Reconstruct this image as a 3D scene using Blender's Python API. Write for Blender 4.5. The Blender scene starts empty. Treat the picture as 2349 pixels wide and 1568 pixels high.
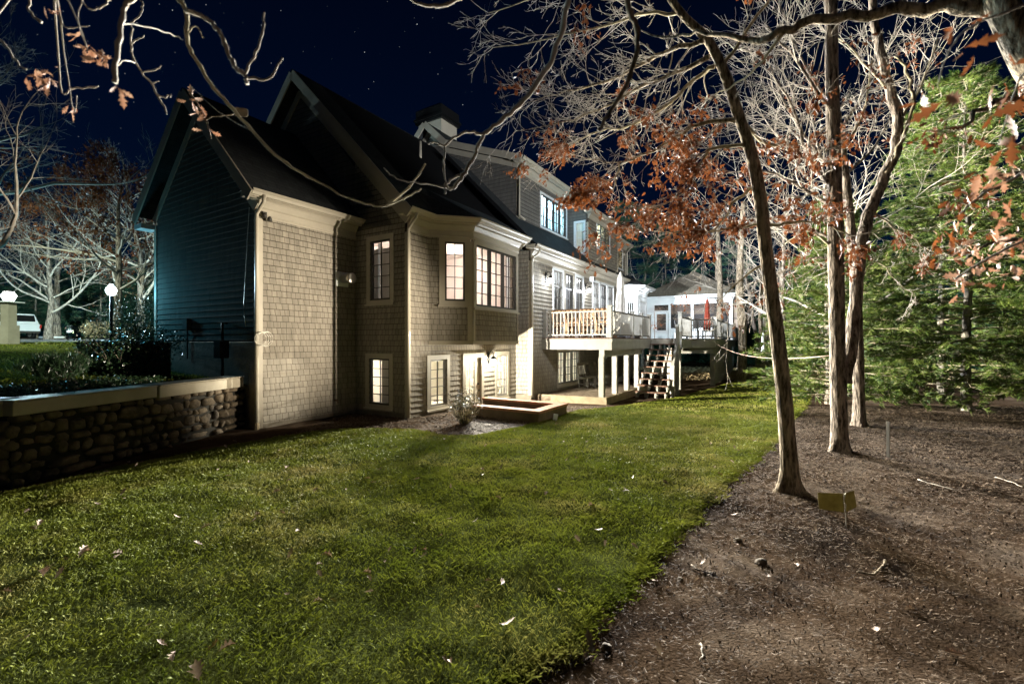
import bpy, math, random
import numpy as np
from mathutils import Vector, Matrix, noise
C = bpy.context.scene.collection
S = bpy.context.scene
PI = math.pi
R = math.radians
# ------------------------------------------------------------------ camera
EYE = 1.92
cam_d = bpy.data.cameras.new('camera')
cam_d.lens = 16; cam_d.sensor_width = 36; cam_d.clip_start = .05; cam_d.clip_end = 1000
cam_d.dof.use_dof = True; cam_d.dof.focus_distance = 13; cam_d.dof.aperture_fstop = 2.6
cam = bpy.data.objects.new('camera', cam_d); C.objects.link(cam)
cam.location = (0, 0, EYE); cam.rotation_euler = (R(90), 0, 0)
S.camera = cam
# ------------------------------------------------------------------ world: clear night sky, a little bluer low down, stars
W = bpy.data.worlds.new('World'); S.world = W; W.use_nodes = True
nt = W.node_tree; nt.nodes.clear()
def wn(t, **k):
    n = nt.nodes.new(t)
    for a, b in k.items(): setattr(n, a, b)
    return n
tc = wn('ShaderNodeTexCoord'); sx = wn('ShaderNodeSeparateXYZ'); nt.links.new(tc.outputs['Generated'], sx.inputs[0])
ramp = wn('ShaderNodeValToRGB'); nt.links.new(sx.outputs['Z'], ramp.inputs[0])
e = ramp.color_ramp.elements
e[0].position = 0.0; e[0].color = (.0030, .021, .042, 1)
e[1].position = .75; e[1].color = (.0004, .0014, .0072, 1)
q = e.new(.28); q.color = (.0007, .0056, .025, 1)
vor = wn('ShaderNodeTexVoronoi'); vor.inputs['Scale'].default_value = 95
nt.links.new(tc.outputs['Generated'], vor.inputs['Vector'])
lt = wn('ShaderNodeMath', operation='LESS_THAN'); lt.inputs[1].default_value = .055
nt.links.new(vor.outputs['Distance'], lt.inputs[0])
sc_ = wn('ShaderNodeSeparateColor'); nt.links.new(vor.outputs['Color'], sc_.inputs[0])
pw = wn('ShaderNodeMath', operation='POWER'); pw.inputs[1].default_value = 5.0
nt.links.new(sc_.outputs[0], pw.inputs[0])
mu = wn('ShaderNodeMath', operation='MULTIPLY'); nt.links.new(lt.outputs[0], mu.inputs[0]); nt.links.new(pw.outputs[0], mu.inputs[1])
mu2 = wn('ShaderNodeMath', operation='MULTIPLY'); nt.links.new(mu.outputs[0], mu2.inputs[0]); mu2.inputs[1].default_value = 1.6
addc = wn('ShaderNodeMix', data_type='RGBA', blend_type='ADD'); addc.inputs[0].default_value = 1
nt.links.new(ramp.outputs[0], addc.inputs[6]); nt.links.new(mu2.outputs[0], addc.inputs[7])
bg = wn('ShaderNodeBackground'); wo = wn('ShaderNodeOutputWorld')
nt.links.new(addc.outputs[2], bg.inputs[0]); nt.links.new(bg.outputs[0], wo.inputs[0])
bg.inputs[1].default_value = .42
W.cycles.sampling_method = 'MANUAL'; W.cycles.sample_map_resolution = 256
# ------------------------------------------------------------------ exposure
S.view_settings.view_transform = 'Standard'; S.view_settings.look = 'None'
S.view_settings.exposure = .55; S.view_settings.gamma = 1
S.render.engine = 'CYCLES'
S.cycles.max_bounces = 6; S.cycles.diffuse_bounces = 3; S.cycles.glossy_bounces = 3; S.cycles.transmission_bounces = 4
S.cycles.transparent_max_bounces = 24; S.cycles.sample_clamp_indirect = 3; S.cycles.sample_clamp_direct = 0
S.cycles.caustics_reflective = False; S.cycles.caustics_refractive = False
S.cycles.use_light_tree = True
try:
    S.cycles.use_denoising = True; S.cycles.denoiser = 'OPENIMAGEDENOISE'
except Exception: pass

# ------------------------------------------------------------------ frames
P0 = (-5.6, 10.0); UX, UY = .5188, .8549; ROT = math.atan2(UY, UX)
def Hw(a, b, z=0.0):                     # house frame (a along the long wall, b into the house) -> world
    return Vector((P0[0]+a*UX-b*UY, P0[1]+a*UY+b*UX, z))
def at(x, y, Y):                         # point seen at (x, y) of the 2348 px wide photo, Y metres in front
    return Vector(((x-1174)*Y/1043.5, Y, EYE-(y-784)*Y/1043.5))

# lights: the night lamps of the place, plus added spots without fixtures.  fall 1 = linear falloff (the photograph is an HDR blend)
def lamp_light(name, loc, power, color, radius=.06, const=0.0, fall=True, spot=None, aim=None, blend=.5, smooth=0.0):
    """power falls off linearly with distance, const does not fall off (the photograph is a tone-mapped exposure blend); fall=False is physical"""
    d = bpy.data.lights.new(name, 'SPOT' if spot else 'POINT')
    E0 = power*7+const*60+1; d.energy = power if not fall else E0; d.color = color; d.shadow_soft_size = radius
    if spot: d.spot_size = R(spot); d.spot_blend = blend
    if fall:
        d.use_nodes = True; n = d.node_tree
        em = next(k for k in n.nodes if k.type == 'EMISSION')
        f = n.nodes.new('ShaderNodeLightFalloff'); f.inputs[0].default_value = power/E0; f.inputs[1].default_value = smooth
        g = n.nodes.new('ShaderNodeLightFalloff'); g.inputs[0].default_value = const/E0; g.inputs[1].default_value = smooth
        ad = n.nodes.new('ShaderNodeMath'); ad.operation = 'ADD'
        n.links.new(f.outputs['Linear'], ad.inputs[0]); n.links.new(g.outputs['Constant'], ad.inputs[1]); n.links.new(ad.outputs[0], em.inputs['Strength'])
    o = bpy.data.objects.new(name, d); C.objects.link(o); o.location = loc
    if aim is not None:
        o.rotation_euler = (Vector(aim)-Vector(loc)).to_track_quat('-Z', 'Y').to_euler()
    return o
COOL = (.86, .93, 1.0); WARM = (1.0, .88, .70)
lamp_light('door_lamp_light', Hw(6.18, -2.13, 1.28), 85, (1, .94, .78), .05, const=142)
lamp_light('deck_lamp_light', Hw(8.94, -2.73, 4.10), 55, COOL, .05, const=32)
lamp_light('deck_lamp_light', Hw(12.65, -2.73, 4.10), 55, COOL, .05, const=32)
lamp_light('soffit_flood_light', Hw(13.1, -2.98, 4.62), 0, (1, .97, .90), .06, spot=150, aim=Hw(11.5, -12, 5.4), blend=.5, const=84)
lamp_light('bay_lamp_light', Hw(19.7, -3.32, 4.70), 18, COOL, .06, const=5)
lamp_light('post_lamp_light', at(20, 681, 19.6), 380, (.60, .90, 1), .10, const=0)
lamp_light('drive_lamp_light', at(255, 666, 12.4), 75, (.12, .62, .85), .10, fall=False)
lamp_light('unseen_yard_light', (5.6, 9.2, 1.9), 660, WARM, .10, spot=34, aim=(-6.3, 10.65, 3.0), blend=1.0)
lamp_light('unseen_yard_light', (5.4, 9.0, 4.6), 0, (.9, .95, 1), .15, spot=98, aim=(2.2, 19, 8.0), blend=.7, const=22)  # added spot without a fixture, brightens the dormer fronts
lamp_light('unseen_yard_light', (2.9, 7.6, 9.8), 0, (1, .93, .66), .025, spot=70, aim=(1.3, 5.5, 0), blend=.9, const=12)  # invented overhead spot, fills the lawn from above the oak crown
lamp_light('drive_fill_light', (-16, 12.5, 6.8), 0, (.84, 1, .80), .12, spot=104, aim=(-18.5, 19, 1.5), blend=.8, const=44)  # added spot with no lamp behind it, lifts upper lawn and column
# ------------------------------------------------------------------ materials
MATS = {}
def mat(name, col, rough=.8, col2=None, scale=6, detail=4, bump=0, bscale=None, coords='Object', spec=.3, metal=0, stretch=None, mixpos=(.35, .65), trans=0, col3=None):
    m = bpy.data.materials.new(name); m.use_nodes = True; t = m.node_tree; N = t.nodes; L = t.links
    p = N['Principled BSDF']; p.inputs['Roughness'].default_value = rough; p.inputs['Metallic'].default_value = metal
    p.inputs['Specular IOR Level'].default_value = spec
    p.inputs['Base Color'].default_value = (*col, 1)
    tcn = N.new('ShaderNodeTexCoord'); src = tcn.outputs[coords]
    if stretch:
        mp = N.new('ShaderNodeMapping'); mp.inputs['Scale'].default_value = stretch; L.new(src, mp.inputs[0]); src = mp.outputs[0]
    if col2:
        nz = N.new('ShaderNodeTexNoise'); nz.inputs['Scale'].default_value = scale; nz.inputs['Detail'].default_value = detail; nz.inputs['Roughness'].default_value = .65
        L.new(src, nz.inputs['Vector'])
        rp = N.new('ShaderNodeValToRGB'); rp.color_ramp.elements[0].position = mixpos[0]; rp.color_ramp.elements[1].position = mixpos[1]
        rp.color_ramp.elements[0].color = (*col, 1); rp.color_ramp.elements[1].color = (*col2, 1)
        if col3:
            qq = rp.color_ramp.elements.new((mixpos[0]+mixpos[1])/2); qq.color = (*col3, 1)
        L.new(nz.outputs['Fac'], rp.inputs[0]); L.new(rp.outputs[0], p.inputs['Base Color'])
    if bump:
        nb = N.new('ShaderNodeTexNoise'); nb.inputs['Scale'].default_value = bscale or scale*3; nb.inputs['Detail'].default_value = 5
        L.new(src, nb.inputs['Vector'])
        bp = N.new('ShaderNodeBump'); bp.inputs['Strength'].default_value = 1; bp.inputs['Distance'].default_value = bump
        L.new(nb.outputs['Fac'], bp.inputs['Height']); L.new(bp.outputs[0], p.inputs['Normal'])
    if trans:
        tr = N.new('ShaderNodeBsdfTranslucent'); mx = N.new('ShaderNodeMixShader'); mx.inputs[0].default_value = trans
        if col2: L.new(rp.outputs[0], tr.inputs[0])
        else: tr.inputs[0].default_value = (*col, 1)
        L.new(p.outputs[0], mx.inputs[1]); L.new(tr.outputs[0], mx.inputs[2])
        L.new(mx.outputs[0], N['Material Output'].inputs[0])
    MATS[name] = m; return m
def emis(name, col, strength):
    m = bpy.data.materials.new(name); m.use_nodes = True; p = m.node_tree.nodes['Principled BSDF']
    p.inputs['Base Color'].default_value = (*col, 1); p.inputs['Emission Color'].default_value = (*col, 1); p.inputs['Emission Strength'].default_value = strength
    m.cycles.emission_sampling = 'NONE'
    MATS[name] = m; return m
def shingle_mat(name, c1, c2, mortar, bw=.15, rh=.14):
    m = bpy.data.materials.new(name); m.use_nodes = True; t = m.node_tree; N = t.nodes; L = t.links
    p = N['Principled BSDF']; p.inputs['Roughness'].default_value = .85; p.inputs['Specular IOR Level'].default_value = .2
    uv = N.new('ShaderNodeUVMap'); br = N.new('ShaderNodeTexBrick')
    br.inputs['Scale'].default_value = 1; br.inputs['Brick Width'].default_value = bw; br.inputs['Row Height'].default_value = rh
    br.inputs['Mortar Size'].default_value = .0055; br.inputs['Mortar Smooth'].default_value = .3; br.inputs['Bias'].default_value = 0
    br.inputs['Color1'].default_value = (*c1, 1); br.inputs['Color2'].default_value = (*c2, 1); br.inputs['Mortar'].default_value = (*mortar, 1)
    br.offset = .37; br.offset_frequency = 2; br.squash = .78; br.squash_frequency = 3
    wv = N.new('ShaderNodeTexNoise'); wv.inputs['Scale'].default_value = 3.1; wv.inputs['Detail'].default_value = 2; L.new(uv.outputs[0], wv.inputs['Vector'])
    vm = N.new('ShaderNodeVectorMath'); vm.operation = 'MULTIPLY_ADD'; vm.inputs[1].default_value = (.05, 0, 0)
    L.new(wv.outputs['Color'], vm.inputs[0]); L.new(uv.outputs[0], vm.inputs[2]); L.new(vm.outputs[0], br.inputs['Vector'])
    # streaky weathering
    mp = N.new('ShaderNodeMapping'); mp.inputs['Scale'].default_value = (9, 1.6, 1); L.new(uv.outputs[0], mp.inputs[0])
    nz = N.new('ShaderNodeTexNoise'); nz.inputs['Scale'].default_value = 1; nz.inputs['Detail'].default_value = 5; L.new(mp.outputs[0], nz.inputs['Vector'])
    rp = N.new('ShaderNodeMapRange'); rp.inputs['From Min'].default_value = .3; rp.inputs['From Max'].default_value = .7; rp.inputs['To Min'].default_value = .78; rp.inputs['To Max'].default_value = 1.12
    L.new(nz.outputs['Fac'], rp.inputs[0])
    mx = N.new('ShaderNodeMix'); mx.data_type = 'RGBA'; mx.blend_type = 'MULTIPLY'; mx.inputs[0].default_value = 1
    L.new(br.outputs[0], mx.inputs[6]); L.new(rp.outputs[0], mx.inputs[7]); L.new(mx.outputs[2], p.inputs['Base Color'])
    bp = N.new('ShaderNodeBump'); bp.inputs['Distance'].default_value = .004; bp.invert = True
    L.new(br.outputs['Fac'], bp.inputs['Height']); L.new(bp.outputs[0], p.inputs['Normal'])
    MATS[name] = m; return m
M_sh = shingle_mat('shingle_siding', (.285, .255, .205), (.235, .21, .17), (.075, .062, .048))
M_clap = shingle_mat('grey_siding', (.15, .14, .125), (.13, .122, .11), (.075, .07, .062), bw=1.9)
M_roof = shingle_mat('asphalt_roof', (.034, .038, .040), (.022, .025, .027), (.008, .008, .009), bw=.3, rh=.14)
M_roofb = shingle_mat('brown_roof', (.30, .26, .20), (.23, .20, .155), (.08, .07, .05), bw=.3, rh=.14)
M_brick = shingle_mat('brick', (.34, .13, .07), (.26, .10, .06), (.30, .25, .2), bw=.07, rh=.3)
M_trim = mat('trim_paint', (.40, .36, .285), .5, (.36, .325, .26), 3, bump=.002, bscale=40)
M_wht = mat('white_paint', (.74, .76, .76), .45, (.68, .70, .71), 2.5)
M_gut = mat('gutter_metal', (.42, .38, .30), .35, spec=.5)
M_dark = mat('dark_sash', (.05, .046, .04), .5)
M_sash = mat('grey_sash', (.17, .16, .14), .5)
M_mun = mat('muntin', (.09, .085, .08), .5)
M_conc = mat('concrete', (.22, .19, .145), .9, (.14, .12, .09), 3, bump=.01, bscale=25)
M_block = mat('block_wall', (.20, .15, .10), .9, (.11, .085, .06), 2.2, bump=.01, bscale=18)
M_cap = mat('wall_cap', (.36, .32, .24), .7, (.29, .255, .19), 2)
M_stone = mat('field_stone', (.17, .13, .085), .9, (.035, .028, .02), 2.6, detail=8, bump=.02, bscale=14)
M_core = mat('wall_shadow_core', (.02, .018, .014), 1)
M_deck = mat('deck_paint', (.29, .275, .235), .6, (.23, .215, .185), 3)
M_rail = mat('rail_paint', (.33, .315, .28), .55, (.27, .255, .225), 4)
M_railtop = mat('rail_cap_brown', (.10, .085, .07), .6)
M_wood = mat('brown_tread', (.16, .085, .055), .8, (.09, .05, .035), 8)
M_teak = mat('teak', (.33, .20, .11), .6, (.22, .12, .065), 9, stretch=(1, 1, 4))
M_teakg = mat('weathered_wood', (.30, .27, .21), .8, (.20, .175, .14), 9)
M_metal = mat('black_metal', (.02, .02, .02), .4, metal=.6)
M_steel = mat('steel', (.5, .48, .42), .35, metal=.8)
M_grill = mat('grey_cover', (.10, .10, .105), .8)
M_canvas = mat('canvas', (.55, .52, .48), .9, (.47, .44, .40), 6, trans=.15)
M_red = mat('red_canvas', (.34, .06, .03), .9, (.22, .035, .02), 6, trans=.15)
M_room = mat('room_pink', (.76, .68, .63), .9)
M_roomw = mat('room_cream', (.78, .72, .58), .9)
M_roomc = mat('room_white', (.80, .80, .78), .9)
M_roomd = mat('room_dark_wood', (.30, .14, .09), .7)
M_curt = mat('curtain', (.82, .84, .86), .9, trans=.5)
def globe_mat(name, col, k):
    m = bpy.data.materials.new(name); m.use_nodes = True; N = m.node_tree.nodes; L = m.node_tree.links; N.remove(N['Principled BSDF'])
    tr = N.new('ShaderNodeBsdfTransparent'); em = N.new('ShaderNodeEmission'); em.inputs[0].default_value = (*col, 1); em.inputs[1].default_value = k; ad = N.new('ShaderNodeAddShader')
    L.new(tr.outputs[0], ad.inputs[0]); L.new(em.outputs[0], ad.inputs[1]); L.new(ad.outputs[0], N['Material Output'].inputs[0]); m.cycles.emission_sampling = 'NONE'; return m
M_glow = globe_mat('lamp_glass_white', (1, .97, .92), 4); M_glowt = globe_mat('lamp_glass_cool', (.75, .97, 1), 5)
M_dirt = mat('soil', (.022, .016, .012), 1, (.12, .090, .066), .8, detail=14, bump=.012, bscale=55, col3=(.056, .037, .024), spec=0)
M_mulch = mat('mulch', (.10, .075, .055), 1, (.26, .21, .155), 6, detail=9, bump=.02, bscale=40, spec=0)
M_gravel = mat('gravel', (.16, .155, .15), 1, (.34, .33, .32), 22, detail=3, bump=.03, bscale=40)
M_lawn = mat('lawn_soil', (.035, .042, .012), 1, (.070, .080, .022), 1.3, detail=10, bump=.02, bscale=40, spec=0)
M_curb = mat('timber_edge', (.34, .27, .17), .85, (.24, .19, .12), 5)
def glass_mat():
    m = bpy.data.materials.new('window_glass'); m.use_nodes = True; N = m.node_tree.nodes; L = m.node_tree.links
    N.remove(N['Principled BSDF'])
    tr = N.new('ShaderNodeBsdfTransparent'); gl = N.new('ShaderNodeBsdfGlossy'); gl.inputs['Roughness'].default_value = .02
    lw = N.new('ShaderNodeLayerWeight'); lw.inputs[0].default_value = .5; p5 = N.new('ShaderNodeMath'); p5.operation = 'POWER'; p5.inputs[1].default_value = 5; fr = N.new('ShaderNodeMath'); fr.operation = 'MULTIPLY_ADD'; fr.inputs[1].default_value = .5; fr.inputs[2].default_value = .03; mx = N.new('ShaderNodeMixShader')
    L.new(lw.outputs['Facing'], p5.inputs[0]); L.new(p5.outputs[0], fr.inputs[0]); L.new(fr.outputs[0], mx.inputs[0]); L.new(tr.outputs[0], mx.inputs[1]); L.new(gl.outputs[0], mx.inputs[2]); L.new(mx.outputs[0], N['Material Output'].inputs[0])
    return m
M_glass = glass_mat()
M_screen = bpy.data.materials.new('insect_screen'); M_screen.use_nodes = True
_n = M_screen.node_tree.nodes; _l = M_screen.node_tree.links; _n['Principled BSDF'].inputs['Base Color'].default_value = (.05, .045, .045, 1); _n['Principled BSDF'].inputs['Roughness'].default_value = .9
_t = _n.new('ShaderNodeBsdfTransparent'); _m = _n.new('ShaderNodeMixShader'); _m.inputs[0].default_value = .45
_l.new(_t.outputs[0], _m.inputs[1]); _l.new(_n['Principled BSDF'].outputs[0], _m.inputs[2]); _l.new(_m.outputs[0], _n['Material Output'].inputs[0])
def bark_mat(name, c1, c2, sc=14, bump=.02):
    return mat(name, c1, .95, c2, sc, detail=7, bump=bump, bscale=sc*1.3, stretch=(1.4, 1.4, .28), spec=.15, mixpos=(.38, .6))
M_bark = bark_mat('oak_bark', (.05, .04, .028), (.38, .31, .225), 17, .035)
M_bark2 = bark_mat('rough_bark', (.035, .028, .022), (.36, .30, .245), 15, .06)
M_pbark = bark_mat('pine_bark', (.05, .045, .036), (.30, .27, .225), 7, .03)
M_twig = mat('pale_twig', (.32, .28, .23), .9, (.54, .49, .42), 5, spec=.2)
M_limb = mat('lichened_limb', (.20, .165, .105), .95, (.52, .46, .32), 9, detail=6, bump=.006, bscale=30, spec=.15)
M_leaf = mat('oak_leaf_brown', (.215, .068, .020), .55, (.085, .030, .012), 2.2, trans=.3, spec=.35)
M_leafp = mat('oak_leaf_pale', (.42, .25, .16), .6, (.20, .07, .03), 4, trans=.3, spec=.35)
M_litter = mat('fallen_leaf_pale', (.52, .41, .33), .7, (.26, .16, .10), 22, spec=.3)
M_pine = mat('pine_needles', (.026, .060, .007), .5, (.145, .19, .036), 2.9, spec=.3, trans=.12, mixpos=(.4, .62))
M_pined = mat('dark_needles', (.028, .085, .050), .6, (.05, .13, .075), 1.6, spec=.3, trans=.2)
M_hedge = mat('shrub_leaf', (.020, .050, .022), .32, (.04, .08, .03), 5, spec=.6)
M_bushl = mat('bush_leaf', (.045, .05, .036), .35, (.10, .105, .08), 8, spec=.7)
M_straw = mat('dry_grass', (.42, .34, .19), .9, (.28, .21, .11), 6)
def grass_mat():
    m = mat('grass_blade', (.095, .122, .012), .6, (.30, .26, .085), .55, detail=8, spec=.1, trans=.2, mixpos=(.36, .66), col3=(.155, .172, .022))
    return m
M_grass = grass_mat()

# ------------------------------------------------------------------ mesh helpers
ORG = {}
def tag(o, label=None, cat=None, group=None, kind=None):
    if label: o['label'] = label
    if cat: o['category'] = cat
    if group: o['group'] = group
    if kind: o['kind'] = kind
    return o
def thing(name, label, cat, loc=(0, 0, 0), rot=0, group=None, org=None):
    o = bpy.data.objects.new(name, None); C.objects.link(o); o.location = loc; o.rotation_euler = (0, 0, rot); o.empty_display_size = .2
    ORG[o.name] = org if org is not None else (0, 0, 0)
    return tag(o, label, cat, group)
def hthing(name, label, cat, abz, group=None):          # a thing written in house coordinates, its Empty at (a,b,z)
    return thing(name, label, cat, Hw(*abz), ROT, group, abz)
def wthing(name, label, cat, xyz, group=None):          # written in world coordinates
    return thing(name, label, cat, Vector(xyz), 0, group, tuple(xyz))
class MB:
    def __init__(s): s.v = []; s.f = []; s.uv = []; s.hasuv = False
    def add(s, vs, fs, uvs=None):
        n = len(s.v); s.v += [tuple(p) for p in vs]; s.f += [tuple(i+n for i in f) for f in fs]
        if uvs: s.hasuv = True; s.uv += uvs
        else: s.uv += [[(0, 0)]*len(f) for f in fs]
        return s
    def box(s, x0, x1, y0, y1, z0, z1):
        x0, x1 = sorted((x0, x1)); y0, y1 = sorted((y0, y1)); z0, z1 = sorted((z0, z1))
        return s.add([(x0,y0,z0),(x1,y0,z0),(x1,y1,z0),(x0,y1,z0),(x0,y0,z1),(x1,y0,z1),(x1,y1,z1),(x0,y1,z1)],
                     [(0,3,2,1),(4,5,6,7),(0,1,5,4),(1,2,6,5),(2,3,7,6),(3,0,4,7)])
    def bar(s, p, q, w, h, up=(0, 0, 1)):
        p = Vector(p); q = Vector(q); d = (q-p).normalized(); up = Vector(up)
        if abs(d.dot(up)) > .98: up = Vector((1, 0, 0))
        r = d.cross(up).normalized(); u = r.cross(d)
        vs = [c+r*i*w/2+u*j*h/2 for c in (p, q) for i, j in ((-1,-1),(1,-1),(1,1),(-1,1))]
        return s.add(vs, [(0,3,2,1),(4,5,6,7),(0,1,5,4),(1,2,6,5),(2,3,7,6),(3,0,4,7)])
    def prism(s, poly, h0, h1, f):                       # poly list of 2d, f(x,y,h)->3d
        n = len(poly)
        s.add([f(x, y, h0) for x, y in poly]+[f(x, y, h1) for x, y in poly],
              [tuple(range(n-1, -1, -1)), tuple(range(n, 2*n))]+[(i, (i+1) % n, n+(i+1) % n, n+i) for i in range(n)]); return s
    def slab(s, quad, t):                                # planar quad (top face, ccw from above) with thickness t downwards
        q = [Vector(p) for p in quad]; nrm = (q[1]-q[0]).cross(q[2]-q[0]).normalized()
        if nrm.z < 0: q.reverse(); nrm = -nrm
        n = len(q); lo = [p-nrm*t for p in q]
        ex = (q[1]-q[0]); ex = Vector((-nrm.y, nrm.x, 0)); ex = ex.normalized() if ex.length > 1e-5 else Vector((1, 0, 0)); ey = nrm.cross(ex)
        uvt = [(p.dot(ex), p.dot(ey)) for p in q]
        fs = [tuple(range(n)), tuple(range(2*n-1, n-1, -1))]+[(i, n+i, n+(i+1) % n, (i+1) % n) for i in range(n)]
        s.add(q+lo, fs, [uvt, uvt[::-1]]+[[(0, 0)]*4]*n); return s
    def tube(s, pts, rad, n=8, cap=True):
        pts = [Vector(p) for p in pts]; m = len(pts)
        if not hasattr(rad, '__len__'): rad = [rad]*m
        base = len(s.v); vs = []; fs = []; ref = Vector((.13, .31, .94))
        for i, p in enumerate(pts):
            d = (pts[min(i+1, m-1)]-pts[max(i-1, 0)])
            d = d.normalized() if d.length > 1e-9 else Vector((0, 0, 1))
            if abs(d.dot(ref)) > .97: ref = Vector((.9, .2, .1))
            x = d.cross(ref).normalized(); y = d.cross(x)
            for k in range(n):
                t = 2*PI*k/n; vs.append(p+(x*math.cos(t)+y*math.sin(t))*rad[i])
        for i in range(m-1):
            for k in range(n):
                fs.append((i*n+k, i*n+(k+1) % n, (i+1)*n+(k+1) % n, (i+1)*n+k))
        if cap and n > 2: fs.append(tuple(range(n-1, -1, -1))); fs.append(tuple(range((m-1)*n, m*n)))
        return s.add(vs, fs)
    def lathe(s, c, prof, n=16, sx=1, sy=1):             # prof [(r,z)]
        vs = []; fs = []; m = len(prof)
        for r, z in prof:
            for k in range(n):
                t = 2*PI*k/n; vs.append((c[0]+r*sx*math.cos(t), c[1]+r*sy*math.sin(t), c[2]+z))
        for i in range(m-1):
            for k in range(n): fs.append((i*n+k, i*n+(k+1) % n, (i+1)*n+(k+1) % n, (i+1)*n+k))
        fs.append(tuple(range(n-1, -1, -1))); fs.append(tuple(range((m-1)*n, m*n)))
        return s.add(vs, fs)
    def build(s, name, m, parent=None, smooth=False, org=None):
        me = bpy.data.meshes.new(name)
        if org is None: org = (0, 0, 0)
        if parent is not None: org = ORG.get(parent.name, (0, 0, 0))
        me.from_pydata([(p[0]-org[0], p[1]-org[1], p[2]-org[2]) for p in s.v], [], s.f)
        if s.hasuv:
            ul = me.uv_layers.new(name='UVMap'); flat = []
            for u in s.uv:
                for c in u: flat += [c[0], c[1]]
            ul.data.foreach_set('uv', flat)
        if smooth: me.polygons.foreach_set('use_smooth', [True]*len(me.polygons))
        me.materials.append(m); me.update()
        o = bpy.data.objects.new(name, me); C.objects.link(o)
        if parent is not None: o.parent = parent; ORG[o.name] = org
        return o
def np_mesh(name, V, F, m, parent=None, org=(0, 0, 0), smooth=False):   # V (n,3), F (k,3|4) arrays
    me = bpy.data.meshes.new(name)
    if parent is not None: org = ORG.get(parent.name, (0, 0, 0))
    V = np.asarray(V, dtype=np.float32)-np.array(org, dtype=np.float32); F = np.asarray(F, dtype=np.int32); k, w = F.shape
    me.vertices.add(len(V)); me.vertices.foreach_set('co', V.ravel())
    me.loops.add(k*w); me.loops.foreach_set('vertex_index', F.ravel())
    me.polygons.add(k); me.polygons.foreach_set('loop_start', np.arange(k, dtype=np.int32)*w); me.polygons.foreach_set('loop_total', np.full(k, w, dtype=np.int32))
    if smooth: me.polygons.foreach_set('use_smooth', np.ones(k, dtype=bool))
    me.update(calc_edges=True); me.validate(); me.materials.append(m)
    o = bpy.data.objects.new(name, me); C.objects.link(o)
    if parent is not None: o.parent = parent; ORG[o.name] = org
    return o
def copy_thing(src, loc, rot=None, label=None, scale=None):
    def cp(o, par):
        c = o.copy(); C.objects.link(c); c.parent = par
        ORG[c.name] = ORG.get(o.name, (0, 0, 0))
        for ch in list(o.children): cp(ch, c)
        return c
    c = cp(src, None); c.location = loc
    if rot is not None: c.rotation_euler = (0, 0, rot)
    if scale: c.scale = (scale,)*3
    if label: c['label'] = label
    return c
rnd = random.Random(7); nr = np.random.default_rng(7)
# ================================================================== the house (house coordinates a, b, z)
house = hthing('shingled_house', 'large taupe shingled two storey house with steep dark roofs and lit windows', 'house', (0, 0, 0))
def wallP(p, q):                                          # outward is to the right of p -> q
    p = Vector(p); q = Vector(q); d = (q-p); L = d.length; d /= L; n = Vector((d.y, -d.x))
    def P(u, o, z): return (p.x+d.x*u+n.x*o, p.y+d.y*u+n.y*o, z)
    P.L = L; return P
def scan(poly, z):
    xs = []
    n = len(poly)
    for i in range(n):
        (u0, z0), (u1, z1) = poly[i], poly[(i+1) % n]
        if (z0 <= z < z1) or (z1 <= z < z0): xs.append(u0+(u1-u0)*(z-z0)/(z1-z0))
    xs.sort(); return [(xs[i], xs[i+1]) for i in range(0, len(xs)-1, 2)]
def siding(P, poly, opens=(), name='siding', m=None, rh=.14, back=-.12, proud=.022, parent=None):
    mb = MB(); z0 = min(p[1] for p in poly); z1 = max(p[1] for p in poly); row = math.floor(z0/rh+1e-6)
    while row*rh < z1-1e-4:
        lo, hi = max(row*rh, z0), min((row+1)*rh, z1)
        cuts = sorted({lo, hi} | {z for o in opens for z in (o[2], o[3]) if lo+1e-4 < z < hi-1e-4})
        for a, b in zip(cuts, cuts[1:]):
            mid = (a+b)/2; hit = [o for o in opens if o[2] < mid < o[3]]
            if not hit:
                lo_i, hi_i = scan(poly, a+1e-5), scan(poly, b-1e-5)
                if len(lo_i) == len(hi_i): iv = [(l[0], l[1], h[0], h[1]) for l, h in zip(lo_i, hi_i)]
                else: iv = [(i[0], i[1], i[0], i[1]) for i in scan(poly, mid)]
            else:
                iv = []
                for s0, s1 in scan(poly, mid):
                    segs = [(s0, s1)]
                    for o in hit:
                        nx = []
                        for x0, x1 in segs:
                            if o[0] > x0: nx.append((x0, min(x1, o[0])))
                            if o[1] < x1: nx.append((max(x0, o[1]), x1))
                        segs = [g for g in nx if g[1]-g[0] > .004]
                    iv += [(x0, x1, x0, x1) for x0, x1 in segs]
            pr = lambda z: proud*(1-(z-row*rh)/rh)+.002
            for l0, l1, h0, h1 in iv:
                vs = [P(l0, back, a), P(l1, back, a), P(l1, pr(a), a), P(l0, pr(a), a), P(h0, back, b), P(h1, back, b), P(h1, pr(b), b), P(h0, pr(b), b)]
                uv = [(l0, a), (l1, a), (h1, b), (h0, b)]; Z = [(0, 0)]*4
                mb.add(vs, [(3, 2, 6, 7), (0, 3, 7, 4), (1, 5, 6, 2), (0, 4, 5, 1), (0, 1, 2, 3), (4, 7, 6, 5)],
                       [uv, Z, Z, [(0, a)]*4, [(l0, a)]*4, Z])
        row += 1
    return mb.build(name, m or M_sh, parent or house)
def pbox(mb, P, u0, u1, o0, o1, z0, z1):
    vs = [P(u, o, z) for z in (z0, z1) for u, o in ((u0, o0), (u1, o0), (u1, o1), (u0, o1))]
    return mb.add(vs, [(0, 1, 2, 3), (4, 7, 6, 5), (0, 4, 5, 1), (1, 5, 6, 2), (2, 6, 7, 3), (3, 7, 4, 0)])
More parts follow.
